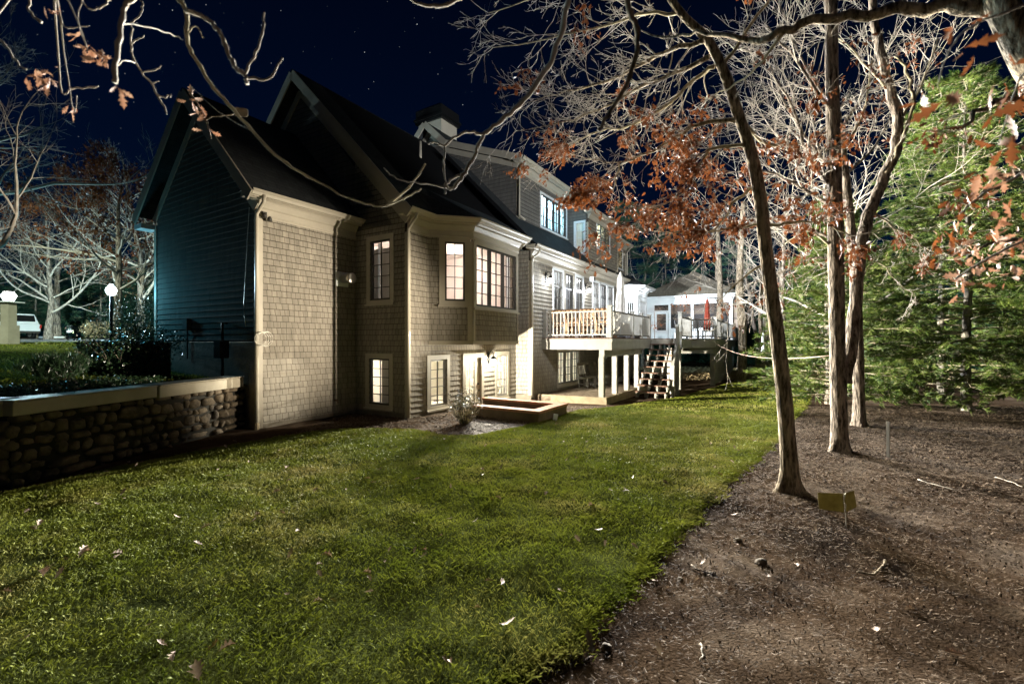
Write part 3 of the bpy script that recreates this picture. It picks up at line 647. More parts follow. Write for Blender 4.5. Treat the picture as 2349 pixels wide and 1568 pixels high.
# ================================================================== terrain
def hz(x, y):
    h = -.13*min(1, max(0, (y-12)/3))*(1 if x < 12 else 1)
    h += .5*min(1, max(0, (y-28)/25))
    h += .02*noise.noise(Vector((x*.35, y*.35, 0)))
    return h
def up(x, y):
    s = lambda t: (lambda q: q*q*(3-2*q))(min(1, max(0, t)))
    return 1.06+.74*s((-x-6.6)/13)+.28*s((y-20)/8)+.75*s((y-29)/40)+.03*noise.noise(Vector((x*.3, y*.3, 3)))
def grid_mesh(name, x0, x1, y0, y1, n, m, f, m_, mask=None, kind='structure', expo=1.0):
    xs = np.linspace(x0, x1, n+1); ys = y0+(y1-y0)*np.linspace(0, 1, m+1)**expo
    V = [(x, y, f(x, y)) for y in ys for x in xs]; F = []
    for j in range(m):
        for i in range(n):
            if mask is None or mask((xs[i]+xs[i+1])/2, (ys[j]+ys[j+1])/2): F.append((j*(n+1)+i, j*(n+1)+i+1, (j+1)*(n+1)+i+1, (j+1)*(n+1)+i))
    o = np_mesh(name, V, F, m_, smooth=True); o['kind'] = kind; return o
def rough(x, y, k=1): return k*(.8*noise.noise(Vector((x*1.7, y*1.7, 1)))+.35*noise.noise(Vector((x*4, y*4, 5))))
grid_mesh('ground', -120, 160, -30, 300, 110, 130, lambda x, y: hz(x, y)-.01, M_dirt, expo=1.4)
grid_mesh('ground_near', -7, 16, .5, 16, 300, 220, lambda x, y: hz(x, y)+.012+rough(x, y, .022), M_dirt)
# lawn edge polygon (world)
edge_px = [(1090, 1640), (1180, 1568), (1330, 1460), (1440, 1350), (1560, 1225), (1640, 1130), (1725, 1060), (1785, 1003), (1800, 975), (1835, 940), (1850, 915), (1855, 895), (1810, 880), (1760, 868), (1715, 862)]
def gp(x, y, z=0): Y = 1043.5*(EYE-z)/(y-784); return ((x-1174)*Y/1043.5, Y)
LAWN = [(-6.2, .4), (-.5, .4)]+[gp(*p) for p in edge_px]+[gp(1680, 872), gp(1640, 884), gp(1560, 905), gp(1470, 918), gp(1385, 935), gp(1330, 940), gp(1290, 958), gp(1205, 980), gp(1150, 992), gp(1100, 1003), gp(1010, 1003), gp(950, 990), gp(870, 988), gp(760, 990), gp(640, 1008), gp(560, 1022), gp(430, 1045), (-6.0, 6.6), (-6.5, 5.0)]
LA = np.array(LAWN)
def inside_arr(X, Y, A=LA):
    r = np.zeros(X.shape, bool); n = len(A); j = n-1
    for i in range(n):
        c = ((A[i, 1] > Y) != (A[j, 1] > Y)); xx = (A[j, 0]-A[i, 0])*(Y-A[i, 1])/(A[j, 1]-A[i, 1]+1e-12)+A[i, 0]
        r ^= c & (X < xx); j = i
    return r
def wob(x, y): return .07*noise.noise(Vector((x*2.2, y*2.2, 9)))+.03*noise.noise(Vector((x*9, y*9, 4)))
def inl(x, y): return bool(inside_arr(np.array([x+wob(x, y)]), np.array([y+wob(y, x)]))[0])
grid_mesh('lawn', -6.6, 17, .4, 30, 300, 380, lambda x, y: hz(x, y)+.034+rough(x, y, .03), M_lawn, mask=inl, expo=1.3)
# grass blades
def blades(name, X, Y, Z, h, w, m_, lean=.5, parent=None):
    n = len(X); th = nr.uniform(0, 2*PI, n); dx = np.cos(th)*w/2; dy = np.sin(th)*w/2
    lx = nr.normal(0, lean, n)*h; ly = nr.normal(0, lean, n)*h
    V = np.empty((n, 4, 3)); V[:, 0] = np.stack([X-dx, Y-dy, Z], 1); V[:, 1] = np.stack([X+dx, Y+dy, Z], 1)
    V[:, 2] = np.stack([X+dx*.6+lx*.45, Y+dy*.6+ly*.45, Z+h*.6], 1); V[:, 3] = np.stack([X+lx, Y+ly, Z+h*(.8+.0*h)], 1)
    b = np.arange(n)[:, None]*4
    F = np.concatenate([b+np.array([[0, 1, 2]]), b+np.array([[0, 2, 3]])], 0)
    return np_mesh(name, V.reshape(-1, 3), F, m_)
def scatter(x0, x1, y0, y1, n, maskf, dens=None):
    X = nr.uniform(x0, x1, n); Y = nr.uniform(y0, y1, n); k = maskf(X, Y)
    # only the wedge the picture (and a step aside) can see
    k &= (np.abs(X) < 1.25*Y+2.5)
    return X[k], Y[k]
def zfield(X, Y, f): return np.array([f(x, y) for x, y in zip(X, Y)])
gx, gy = [], []; hh = []; ww = []
for (y0, y1, n, h, w) in ((1.5, 4, 170000, .034, .0036), (4, 7, 230000, .034, .0055), (7, 12, 200000, .034, .009), (12, 26, 110000, .04, .018)):
    X, Y = scatter(-6.6, 16, y0, y1, n, lambda X, Y: inside_arr(X, Y)); gx.append(X); gy.append(Y); hh.append(np.full(len(X), h)); ww.append(np.full(len(X), w))
gx = np.concatenate(gx); gy = np.concatenate(gy); hh = np.concatenate(hh); ww = np.concatenate(ww)
cl = np.array([noise.noise(Vector((x*1.7, y*1.7, 2)))+.6*noise.noise(Vector((x*6, y*6, 7))) for x, y in zip(gx, gy)])
keep = cl > -.9; gx, gy, hh, ww, cl = gx[keep], gy[keep], hh[keep], ww[keep], cl[keep]
hh = hh*(1.0+.45*cl)*nr.uniform(.6, 1.35, len(hh))
gz = zfield(gx, gy, lambda x, y: hz(x, y)+.04+rough(x, y, .03))
blades('grass', gx, gy, gz, hh, ww, M_grass)['kind'] = 'stuff'
# pine needle and wood chip litter on the bare soil
def litter(name, n, x0, x1, y0, y1, L, Wd, m_, test):
    X, Y = scatter(x0, x1, y0, y1, n, test); k = len(X); th = nr.uniform(0, PI, k); l = L*nr.uniform(.4, 1.5, k)*np.clip(Y/5, .6, 3); w = Wd*nr.uniform(.5, 1.6, k)*np.clip(Y/5, .6, 3)
    Z = zfield(X, Y, lambda x, y: hz(x, y)+.022+rough(x, y, .022)); t1 = nr.normal(0, .007, k)+.006; t2 = nr.normal(0, .007, k)+.006
    c, s = np.cos(th), np.sin(th); V = np.empty((k, 4, 3))
    V[:, 0] = np.stack([X-c*l/2-s*w/2, Y-s*l/2+c*w/2, Z+t1], 1); V[:, 1] = np.stack([X-c*l/2+s*w/2, Y-s*l/2-c*w/2, Z+t1], 1)
    V[:, 2] = np.stack([X+c*l/2+s*w/2, Y+s*l/2-c*w/2, Z+t2], 1); V[:, 3] = np.stack([X+c*l/2-s*w/2, Y+s*l/2+c*w/2, Z+t2], 1)
    o = np_mesh(name, V.reshape(-1, 3), np.arange(k*4).reshape(-1, 4), m_); o['kind'] = 'stuff'; return o
off = lambda X, Y: ~inside_arr(X, Y) & (X > -1.5)
litter('pine_straw', 90000, -1, 16, 1.5, 14, .055, .0035, mat('straw_pale', (.30, .22, .15), .8, (.09, .058, .036), 26), off)
litter('wood_chips', 150000, -1, 16, 1.5, 14, .022, .011, mat('chip_brown', (.165, .118, .078), .9, (.014, .010, .007), 30, mixpos=(.42, .56), spec=.1), off)
litter('bed_litter', 16000, -4.5, 3, 8.2, 13, .020, .010, MATS['chip_brown'], lambda X, Y: ~inside_arr(X, Y))
# shaggy tufts along the lawn edge
ex = []; 
for (x0, y0), (x1, y1) in zip(LAWN, LAWN[1:]):
    L_ = math.hypot(x1-x0, y1-y0); n = int(L_*2200*min(1, 6/max(2, (y0+y1)/2)))
    tt = nr.uniform(0, 1, n); nx_, ny_ = (y1-y0)/L_, -(x1-x0)/L_; o_ = nr.normal(-.015, .05, n); o_ += .11*np.array([noise.noise(Vector(((x0+(x1-x0)*q)*3, (y0+(y1-y0)*q)*3, 8))) for q in tt])
    ex.append(np.stack([x0+(x1-x0)*tt+nx_*o_, y0+(y1-y0)*tt+ny_*o_], 1))
ex = np.concatenate(ex); blades('edge_grass', ex[:, 0], ex[:, 1], zfield(ex[:, 0], ex[:, 1], lambda x, y: hz(x, y)+.012), nr.uniform(.02, .06, len(ex)), np.clip(ex[:, 1]*.0009, .003, .02), M_grass, .6)['kind'] = 'stuff'
# upper level behind the retaining wall
RW1, RW2 = (-6.02, 10.0), (-6.55, 5.95)
UPP = np.array([(-6.15, 10.6), (-6.14, 10.0), (-6.67, 5.95), (-6.9, 5.85), (-14, 5.6), (-60, 5), (-130, 5), (-130, 200), (30, 200), (10, 60), (-2, 30), (-5, 22), (-9.6, 13.2)])
grid_mesh('upper_lawn', -60, -5, 5, 30, 220, 120, lambda x, y: up(x, y)+rough(x, y, .03), M_lawn, mask=lambda x, y: bool(inside_arr(np.array([x]), np.array([y]), UPP)[0]) and y < 23.5+.05*x*0, expo=1.2)
grid_mesh('far_ground', -130, 30, 22.8, 200, 120, 60, lambda x, y: up(x, y)-.03, M_mulch, mask=lambda x, y: x < -4-.0*(y) and bool(inside_arr(np.array([x]), np.array([y]), UPP)[0]), expo=1.5)
grid_mesh('gravel_drive', -48, -10.5, 23.3, 36, 60, 30, lambda x, y: up(x, y)+.02+rough(x, y, .02), M_gravel, mask=lambda x, y: x > -.95*y-4)
X, Y = scatter(-30, -6.3, 6, 23.5, 70000, lambda X, Y: inside_arr(X, Y, UPP))
blades('upper_grass', X, Y, zfield(X, Y, lambda x, y: up(x, y)), nr.uniform(.03, .07, len(X)), np.full(len(X), .016), M_grass)['kind'] = 'stuff'
# ---- retaining wall
t = wthing('retaining_wall', 'field stone retaining wall with pale boxed cap beside the house corner', 'retaining wall', (RW2[0], RW2[1], 0))
d = Vector((RW1[0]-RW2[0], RW1[1]-RW2[1])); Lw = d.length; d /= Lw; nn = Vector((d.y, -d.x))     # outward (towards the lawn)
def RP(u, o, z): return (RW2[0]+d.x*u+nn.x*o, RW2[1]+d.y*u+nn.y*o, z)
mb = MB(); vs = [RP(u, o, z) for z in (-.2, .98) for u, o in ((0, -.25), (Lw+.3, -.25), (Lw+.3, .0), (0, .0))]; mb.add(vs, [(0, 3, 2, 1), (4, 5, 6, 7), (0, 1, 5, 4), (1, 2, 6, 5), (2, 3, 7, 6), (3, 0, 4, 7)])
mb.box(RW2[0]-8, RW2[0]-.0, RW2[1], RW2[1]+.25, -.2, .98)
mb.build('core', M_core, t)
def blob(mb, c, rx, ry, rz, ax, ay, seed, nu=10, nv=7):
    vs = []; fs = []
    for j in range(nv+1):
        p = PI*j/nv
        for i in range(nu):
            q = 2*PI*i/nu; v = Vector((math.sin(p)*math.cos(q), math.sin(p)*math.sin(q), math.cos(p)))
            v = Vector([math.copysign(abs(k)**.62, k) for k in v])
            s = 1+.34*noise.noise(v*1.1+Vector((seed*3.7, seed, 0)))+.10*noise.noise(v*3.3+Vector((seed*1.7, 0, seed)))
            vs.append(Vector(c)+ax*v.x*rx*s+ay*v.y*ry*s+Vector((0, 0, 1))*v.z*rz*s)
    for j in range(nv):
        for i in range(nu): fs.append((j*nu+i, j*nu+(i+1) % nu, (j+1)*nu+(i+1) % nu, (j+1)*nu+i))
    mb.add(vs, fs)
mb = MB(); rs = random.Random(3); ax = Vector((d.x, d.y, 0)); ay = Vector((nn.x, nn.y, 0)); z = .02; k = 0
while z < .93:
    hgt = rs.uniform(.11, .21); u = rs.uniform(-.1, .05)
    while u < Lw+.1:
        w = rs.uniform(.11, .27)*(2.3 if rs.random() < .10 else 1); hh2 = hgt*rs.uniform(.62, 1.05)
        blob(mb, RP(u+w/2, -.02+rs.uniform(-.035, .025), z+hgt/2+rs.uniform(-.025, .025)), w*.46, .09, hh2*.47, ax, ay, k, 12, 9); k += 1; u += w*rs.uniform(1.0, 1.12)
    z += hgt*.98
mb.build('stone_face', M_stone, t, True)
mb = MB(); z = .05
while z < .9:
    u = 0
    while u < 3:
        w = rs.uniform(.18, .4); blob(mb, (RW2[0]-u-w/2, RW2[1]+.0, z+.08), w*.48, .1, .08, Vector((1, 0, 0)), Vector((0, 1, 0)), k); k += 1; u += w
    z += .17
mb.build('return_stone_face', M_stone, t, True)
def capseg(u0, u1, z0, z1, ov):
    mb = MB(); vs = [RP(u, o, z) for z in (z0, z1) for u, o in ((u0, -.30), (u1, -.30), (u1, ov), (u0, ov))]; mb.add(vs, [(0, 3, 2, 1), (4, 5, 6, 7), (0, 1, 5, 4), (1, 2, 6, 5), (2, 3, 7, 6), (3, 0, 4, 7)])
    vs = [RP(u, o, z) for z in (z1+.001, z1+.03) for u, o in ((u0, -.32), (u1, -.32), (u1, ov+.02), (u0, ov+.02))]; mb.add(vs, [(0, 3, 2, 1), (4, 5, 6, 7), (0, 1, 5, 4), (1, 2, 6, 5), (2, 3, 7, 6), (3, 0, 4, 7)])
    o = mb.build('cap', M_cap, t); bv = o.modifiers.new('b', 'BEVEL'); bv.width = .012; bv.segments = 2
capseg(-.05, 2.02, .955, 1.135, .10); capseg(2.05, Lw+.02, .94, 1.14, .12)
MB().box(RW2[0]-8, RW2[0]-.06, RW2[1]-.1, RW2[1]+.3, .955, 1.165).build('return_cap', M_cap, t)
# ---- areaway wall by the garden door
def Hbox(mb, a0, a1, b0, b1, z0, z1): return mb.box(a0, a1, b0, b1, z0, z1)
t = hthing('areaway_wall', 'low brick topped wall round the sunken entry by the garden door', 'low wall', (4.4, -4.0, 0))
mb = MB()
def wallseg(mb, p, q, w, z0, z1):
    p = Vector(p); q = Vector(q); dd = (q-p).normalized(); n2 = Vector((dd.y, -dd.x))*w/2
    vs = [(*(c), z) for z in (z0, z1) for c in (p-n2, q-n2, q+n2, p+n2)]; mb.add(vs, [(0, 3, 2, 1), (4, 5, 6, 7), (0, 1, 5, 4), (1, 2, 6, 5), (2, 3, 7, 6), (3, 0, 4, 7)])
def w2h(p): dx, dy = p[0]-P0[0], p[1]-P0[1]; return (dx*UX+dy*UY, -dx*UY+dy*UX)
AH = [w2h(p) for p in (gp(1089, 928, .30), gp(1230, 941, .30), gp(1287, 925, .30), gp(1112, 911, .30))]
sweep(mb, AH, [(-.11, -.1), (.11, -.1), (.11, .24), (-.11, .24)]); mb.build('block_wall', M_block, t)
mb = MB(); sweep(mb, AH, [(-.14, .242), (.14, .242), (.14, .305), (-.14, .305)]); o = mb.build('brick_cap', MATS['brick'] if 0 else mat('brick_cap_red', (.46, .25, .15), .9, (.34, .16, .09), 14, bump=.01, bscale=30), t)
mb = MB(); n = 34
p, q = Vector(AH[2]), Vector(AH[3])
for i in range(n):
    c = p.lerp(q, (i+.5)/n); dd = (q-p).normalized(); n2 = Vector((dd.y, -dd.x))
    e0, e1 = c-dd*.032, c+dd*.032; mb.add([(*(e0+n2*(-.152)), .245), (*(e1+n2*(-.152)), .245), (*(e1+n2*(-.10)), .245), (*(e0+n2*(-.10)), .245), (*(e0+n2*(-.152)), .30), (*(e1+n2*(-.152)), .30), (*(e1+n2*(-.10)), .30), (*(e0+n2*(-.10)), .30)], [(0,3,2,1),(4,5,6,7),(0,1,5,4),(1,2,6,5),(2,3,7,6),(3,0,4,7)])
mb.build('brick_course', MATS['brick_cap_red'], t)
t = wthing('white_card', 'white card propped on the grass in front of the low brick wall', 'card', (*gp(1275, 965), 0)); c = gp(1275, 967)
MB().add([(c[0]-.08, c[1], .03), (c[0]+.02, c[1], .02), (c[0]+.06, c[1]+.06, .17), (c[0]-.05, c[1]+.06, .19), (c[0]-.08, c[1]+.012, .03), (c[0]+.02, c[1]+.012, .02), (c[0]+.06, c[1]+.072, .17), (c[0]-.05, c[1]+.072, .19)], [(0,1,2,3),(7,6,5,4),(0,4,5,1),(1,5,6,2),(2,6,7,3),(3,7,4,0)]).build('card_sheet', M_wht, t)
# ================================================================== decks
DZ = 2.06
t = hthing('main_deck', 'raised pale deck outside the lit french doors', 'deck', (8.7, -4, 0))
mb = MB()
k = 8.68
while k < 13.6: mb.box(k, k+.135, -5.05, -2.55, DZ-.03, DZ); k += .14
k = 13.66
while k < 17.0: mb.box(k, k+.135, -6.2 if k < 16 else -6.5, -2.55 if k < 18 else -3.2, DZ-.03, DZ); k += .14
mb.build('floor_boards', M_wood, t)
mb = MB().box(8.66, 8.70, -5.08, -2.53, 1.66, DZ-.032).box(8.70, 13.7, -5.08, -5.04, 1.66, DZ-.032).box(8.63, 8.66, -5.11, -2.53, 1.93, DZ-.034).box(8.66, 13.7, -5.11, -5.08, 1.93, DZ-.034)
mb.box(13.66, 13.70, -6.2, -5.08, 1.84, DZ-.032); mb.build('fascia', M_deck, t)
mb = MB().box(8.9, 13.4, -4.78, -4.64, 1.42, 1.66).box(8.74, 9.0, -4.80, -4.62, 1.36, 1.655)
for q in range(12): mb.box(8.9+q*.4, 8.94+q*.4, -4.6, -2.56, 1.70, 1.95)
mb.build('beam', M_deck, t)
for x in (1380, 1410, 1437, 1460):
    kx = (x-1174)/1043.5; b = -4.71; a = (kx*(P0[1]+b*UX)-(P0[0]-b*UY))/(UX-kx*UY)
    MB().box(a-.085, a+.085, b-.085, b+.085, -.25, 1.42).build('post', M_deck, t)
def railing(parent, p, q, zf, h=.90, top=M_railtop, gap=.118, bal=M_rail, slope=0, post0=None):
    p = Vector(p); q = Vector(q); L = (q-p).length; d = (q-p)/L; z0 = zf; z1 = zf+slope
    P = lambda u, z: (p.x+d.x*u, p.y+d.y*u, z+(z1-z0)*u/L)
    MB().bar(P(0, zf+h-.02), P(L, zf+h-.02), .065, .045).bar(P(0, zf+.10), P(L, zf+.10), .04, .045).build('rail', top, parent)
    mb = MB(); n = int(L/gap)
    for i in range(1, n): u = L*i/n; a = P(u, zf+.12); b = P(u, zf+h-.042); mb.box(a[0]-.017, a[0]+.017, a[1]-.017, a[1]+.017, a[2], b[2])
    mb.build('balusters', bal, parent)
def newel(parent, a, b, z0, z1, m=M_rail, w=.13):
    mb = MB().box(a-w/2, a+w/2, b-w/2, b+w/2, z0, z1).box(a-w/2-.018, a+w/2+.018, b-w/2-.018, b+w/2+.018, z1+.001, z1+.035)
    o = mb.build('newel_post', m, parent)
railing(t, (8.76, -2.66), (8.76, -4.9), DZ, top=M_rail, gap=.14); newel(t, 8.76, -2.62, DZ, DZ+.98); newel(t, 8.76, -4.98, DZ, DZ+1.02, w=.16)
railing(t, (8.85, -4.99), (11.2, -4.99), DZ); newel(t, 11.26, -4.99, DZ, DZ+.97, w=.10); railing(t, (11.3, -4.99), (12.4, -4.99), DZ); newel(t, 12.46, -4.99, DZ, DZ+.97, w=.10); railing(t, (12.5, -4.99), (13.6, -4.99), DZ); newel(t, 13.64, -4.99, DZ, DZ+.97)
# far deck
t2 = hthing('porch_deck', 'far raised deck with pale railing in front of the screened porch', 'deck', (17, -6, 0))
p1, p2 = (16.2, -6.2), (17.25, -7.1)
mb = MB(); mb.prism([(16.55, -2.6), (26.3, -2.6), (26.3, -7.1), p2, p1, (13.72, -6.2), (13.72, -6.0), (16.5, -6.0)][::-1], DZ-.03, DZ-.002, lambda x, y, h: (x, y, h)); mb.build('floor_boards', M_deck, t2)
mb = MB(); sweep(mb, [(13.72, -6.22), p1, p2, (26.3, -7.12)], [(-.03, 1.66), (.02, 1.66), (.02, DZ-.035), (-.03, DZ-.035)]); mb.build('fascia', M_deck, t2)
mb = MB(); sweep(mb, [(16.6, -5.6), (17.5, -6.9), (25.5, -6.9)], [(-.08, 1.38), (.06, 1.38), (.06, 1.66), (-.08, 1.66)]); mb.build('beam', M_deck, t2)
for a, b in ((13.9, -6.0), (17.62, -6.93), (16.1, -5.3), (15.0, -5.9)): MB().box(a-.1, a+.1, b-.1, b+.1, -.25, 1.66 if a < 17 else 1.38).build('post', M_deck, t2)
siding(wallP((17.74, -6.95), (26.3, -6.95)), [(0, -.1), (8.5, -.1), (8.5, 1.4), (0, 1.4)], m=M_deck, rh=5, proud=.0, name='skirt_boards', parent=t2)
mb = MB()
for q in range(42): mb.box(17.8+q*.2, 17.98+q*.2, -6.975, -6.955, -.1, 1.39)
mb.build('skirt_boards', M_deck, t2)
newel(t2, 13.72, -6.22, 1.6, DZ+1.05, w=.14); railing(t2, (13.8, -6.2), (p1[0], p1[1]), DZ); newel(t2, *p1, DZ, DZ+.97, w=.12); railing(t2, p1, p2, DZ, gap=.13); newel(t2, *p2, DZ, DZ+.98, w=.14); railing(t2, (p2[0]+.05, p2[1]), (26.1, -7.1), DZ); newel(t2, 26.15, -7.08, DZ, DZ+.97, w=.12)
# stairs
t = hthing('deck_stairs', 'open brown treads and pale stringers climbing from lawn to the far deck', 'stairs', (12.4, -5.7, 0))
N_ = 9; a0, a1, b0, b1, zb = 11.15, 13.62, -6.22, -5.14, -.12; rise = (DZ-zb)/(N_+1); run = (a1-a0)/N_
for i in range(N_):
    a = a0+i*run; z = zb+(i+1)*rise
    MB().box(a-.02, a+run*.98, b0-.02, b1+.02, z-.035, z).build('tread', M_wood, t)
for b in (b1-.02, (b0*.66+b1*.34), (b0*.33+b1*.67), b0+.02):
    mb = MB()
    for i in range(N_):
        a = a0+i*run+.01; z = zb+(i+1)*rise-.036; mb.box(a, a+.06, b-.03, b+.03, z-rise+.036+.0, z)
    mb.bar((a0+.15, b, zb-.02+.0), (a1, b, DZ-.30), .05, .16); mb.build('stringer', M_deck, t)
newel(t, 11.9, -6.3, -.2, 1.02, m=M_rail, w=.15)
MB().bar((11.9, -6.3, .98), (13.72, -6.26, DZ+.92), .09, .045).bar((11.95, -6.3, .32), (13.7, -6.26, DZ+.22), .04, .05).build('hand_rail', M_rail, t)
mb = MB()
for i in range(1, 13):
    f = i/13; a = 11.9+1.82*f; z = .98+(DZ+.92-.98)*f; mb.box(a-.015, a+.015, -6.3, -6.265, z-.66, z-.03)
mb.build('balusters', M_rail, t)
MB().box(12.62, 12.74, -6.38, -6.26, -.2, 2.6).build('newel_post', M_rail, t)
# mulch patch and timber under the deck
mb = MB(); mb.prism([(8.55, -4.86), (13.6, -4.86), (13.6, -2.5), (8.2, -2.5)][::-1], -.2, -.04, lambda x, y, h: (x, y, h+.12)); o = mb.build('gravel_bed', M_mulch, None); o.location = Hw(0, 0, 0); o.rotation_euler = (0, 0, ROT); o['kind'] = 'structure'
t = hthing('timber_edging', 'low timber edging board round the gravel under the deck', 'edging', (8.6, -4.9, 0)); mb = MB(); sweep(mb, [(8.28, -2.6), (8.5, -4.93), (13.4, -4.93)], [(-.05, -.2), (.04, -.2), (.04, .12), (-.05, .12)]); mb.build('timber', M_curb, t)
# ================================================================== screened porch
t = hthing('screened_porch', 'white screened porch with brown hipped roof at the end of the deck', 'screened porch', (26.4, -4.2, 0))
PF = wallP((26.4, -1.5), (26.4, -6.95))                   # facade, u from its left end
mb = MB()
def pf(u0, u1, z0, z1, o0=-.1, o1=.02): pbox(mb, PF, u0, u1, o0, o1, z0, z1)
cols_ = [(0, .55), (1.50, 1.66), (2.95, 3.10), (5.25, 5.45)]
for u0, u1 in cols_: pf(u0, u1, DZ, 4.45)
pf(0, 5.45, 4.45, 5.0); pf(.55, 1.5, 4.0, 4.06, -.08, .01)
pf(1.66, 5.25, DZ, 2.78, -.08, .0); pf(1.66, 5.25, 2.78, 2.84, -.1, .03)
mb.build('front_frame', M_wht, t)
mb = MB()
for i in range(6): pbox(mb, PF, 1.68, 5.23, .0, .014, 2.12+i*.11, 2.20+i*.11)
mb.build('clapboards', M_wht, t)
mb = MB(); pbox(mb, PF, .60, .72, -.05, .0, DZ, 3.98); pbox(mb, PF, 1.34, 1.46, -.05, .0, DZ, 3.98); pbox(mb, PF, .72, 1.34, -.05, 0, 3.84, 3.98); pbox(mb, PF, .72, 1.34, -.05, 0, DZ, 2.72)
dr = mb.build('screen_door', M_wht, t); mb = MB(); pbox(mb, PF, .72, 1.34, -.03, -.02, 2.72, 3.84); mb.build('screen', M_screen, dr)
mb = MB(); pbox(mb, PF, .56, 1.5, -.04, -.03, 4.06, 4.45); pbox(mb, PF, 1.66, 2.95, -.04, -.03, 2.84, 4.45); pbox(mb, PF, 3.1, 5.25, -.04, -.03, 2.84, 4.45); mb.build('screen', M_screen, t)
siding(wallP((26.4, -6.95), (31.9, -6.95)), [(.1, DZ), (5.4, DZ), (5.4, 5.0), (.1, 5.0)], [(.5, 5.0, 2.9, 4.5)], m=M_wht, name='side_wall', parent=t)
mb = MB().box(31.8, 31.9, -6.9, -1.5, DZ, 5.0).box(26.5, 31.8, -1.6, -1.5, DZ, 5.0); mb.build('rear_wall', M_room, t)
mb = MB()
for q in (2.4, 3.7, 4.6, 5.6, 6.3): mb.box(31.62, 31.78, -q-.08, -q+.08, DZ, 4.6)
mb.box(31.6, 31.78, -6.9, -1.6, 4.1, 4.3); mb.build('rear_posts', M_roomw, t)
mb = MB()
for q0, q1 in ((1.7, 2.25), (2.5, 3.55), (3.8, 4.45), (4.7, 5.45), (5.75, 6.2)): mb.box(31.74, 31.79, -q1, -q0, 2.9, 4.05)
mb.build('dark_openings', M_grill, t)
mb = MB().box(26.5, 31.8, -6.9, -1.6, 4.93, 4.97); mb.build('ceiling_boards', mat('cedar', (.42, .22, .10), .7, (.30, .15, .07), 8), t)
MB().box(26.4, 31.9, -6.95, -1.5, DZ-.06, DZ-.004).build('floor_boards', M_wood, t)
mb = MB(); sweep(mb, [(31.9, -1.2), (26.4, -1.5)][::1] and [(26.4, -1.45), (26.4, -6.97), (31.9, -6.97)], [(.0, 4.9), (.3, 4.9), (.3, 5.05), (.0, 5.05)]); sweep(mb, [(26.4, -1.45), (26.4, -6.97), (31.9, -6.97)], [(.021, 4.6), (.05, 4.6), (.12, 4.899), (.021, 4.899)]); mb.build('cornice', M_wht, t)
mb = MB(); E0, E1, Bb, Bf = 26.02, 32.3, -7.35, -1.1; ap = (29.2, -4.2, 7.0)
for f in ([(E0, Bf, 5.07), (E0, Bb, 5.07), ap], [(E0, Bb, 5.07), (E1, Bb, 5.07), ap], [(E1, Bb, 5.07), (E1, Bf, 5.07), ap], [(E1, Bf, 5.07), (E0, Bf, 5.07), ap]): mb.slab(f, .06)
mb.build('roof', M_roofb, t)
lamp_light('porch_light', Hw(29, -4.2, 4.6), 95, (1, .80, .60), .15, fall=False)
mb = MB()
for z in (3.0,): 
    for i in range(9): mb.tube([(29+math.cos(i*.7)*.6, -4.4+math.sin(i*.7)*.6, 4.55), (29, -4.4, 4.6)], .03, 5)
f_ = hthing('ceiling_fan', 'ceiling fan with dark blades inside the screened porch', 'ceiling fan', (28, -4.6, 4.9)); mb = MB()
for i in range(5): c, s_ = math.cos(i*1.257), math.sin(i*1.257); mb.bar((28+c*.12, -4.6+s_*.12, 4.5), (28+c*.68, -4.6+s_*.68, 4.5), .13, .012)
mb.build('blades', M_dark, f_); MB().tube([(28, -4.6, 4.93), (28, -4.6, 4.55)], .015, 6).lathe((28, -4.6, 4.42), [(.06, 0), (.1, .03), (.1, .1), (.03, .14)], 12).build('motor', M_dark, f_)
# ================================================================== furniture
def chair(label, grp, m=M_teak):
    t = thing('slatted_chair', label, 'chair', group=grp)
    for s in (-1, 1):
        MB().bar((.24, s*.23, 0), (.24, s*.23, .43), .05, .05).build('leg', m, t)
        MB().bar((-.20, s*.23, 0), (-.22, s*.23, .43), .05, .05).bar((-.22, s*.23, .42), (-.34, s*.23, .98), .045, .05).build('leg', m, t)
    mb = MB()
    for i in range(6): mb.box(-.2+i*.08, -.13+i*.08, -.24, .24, .425, .45)
    mb.box(-.21, .27, -.25, -.22, .36, .42).box(-.21, .27, .22, .25, .36, .42); mb.build('seat', m, t)
    mb = MB().bar((-.335, -.24, .95), (-.335, .24, .95), .035, .10).bar((-.24, -.22, .53), (-.24, .22, .53), .03, .05)
    for i in range(5): y = -.15+i*.075; mb.bar((-.25, y, .55), (-.325, y, .91), .012, .035)
    mb.build('backrest', m, t); mb = MB().box(-.19, .22, -.235, -.215, .14, .18).box(-.19, .22, .215, .235, .14, .18); mb.build('stretcher', m, t)
    return t
c0 = chair('teak dining chair nearest the house wall on the deck', 'teak dining chairs on the main deck')
lab = ['second teak chair from the house wall along the near rail', 'third teak chair from the house wall along the near rail', 'teak chair closest to the big corner post of the deck']
c0.location = Hw(9.30, -3.02, DZ); c0.rotation_euler = (0, 0, ROT)
for i, l in enumerate(lab): copy_thing(c0, Hw(9.30+.03*i, -3.02-.53*(i+1), DZ), ROT+.06*(i-1), l)
for i, l in enumerate(['teak chair on the far side of the table near the wall', 'teak chair on the far side of the table near the corner']): copy_thing(c0, Hw(11.0, -3.3-.8*i, DZ), ROT+PI, l)
t = hthing('patio_table', 'long teak dining table behind the row of chairs on the deck', 'table', (10.15, -3.8, DZ))
mb = MB()
for i in range(9): mb.box(9.70+i*.1, 9.79+i*.1, -4.7, -2.85, DZ+.70, DZ+.73)
mb.build('table_top', M_teak, t)
for a in (9.78, 10.5):
    for b in (-4.6, -2.95): MB().box(a-.035, a+.035, b-.035, b+.035, DZ, DZ+.70).build('leg', M_teak, t)
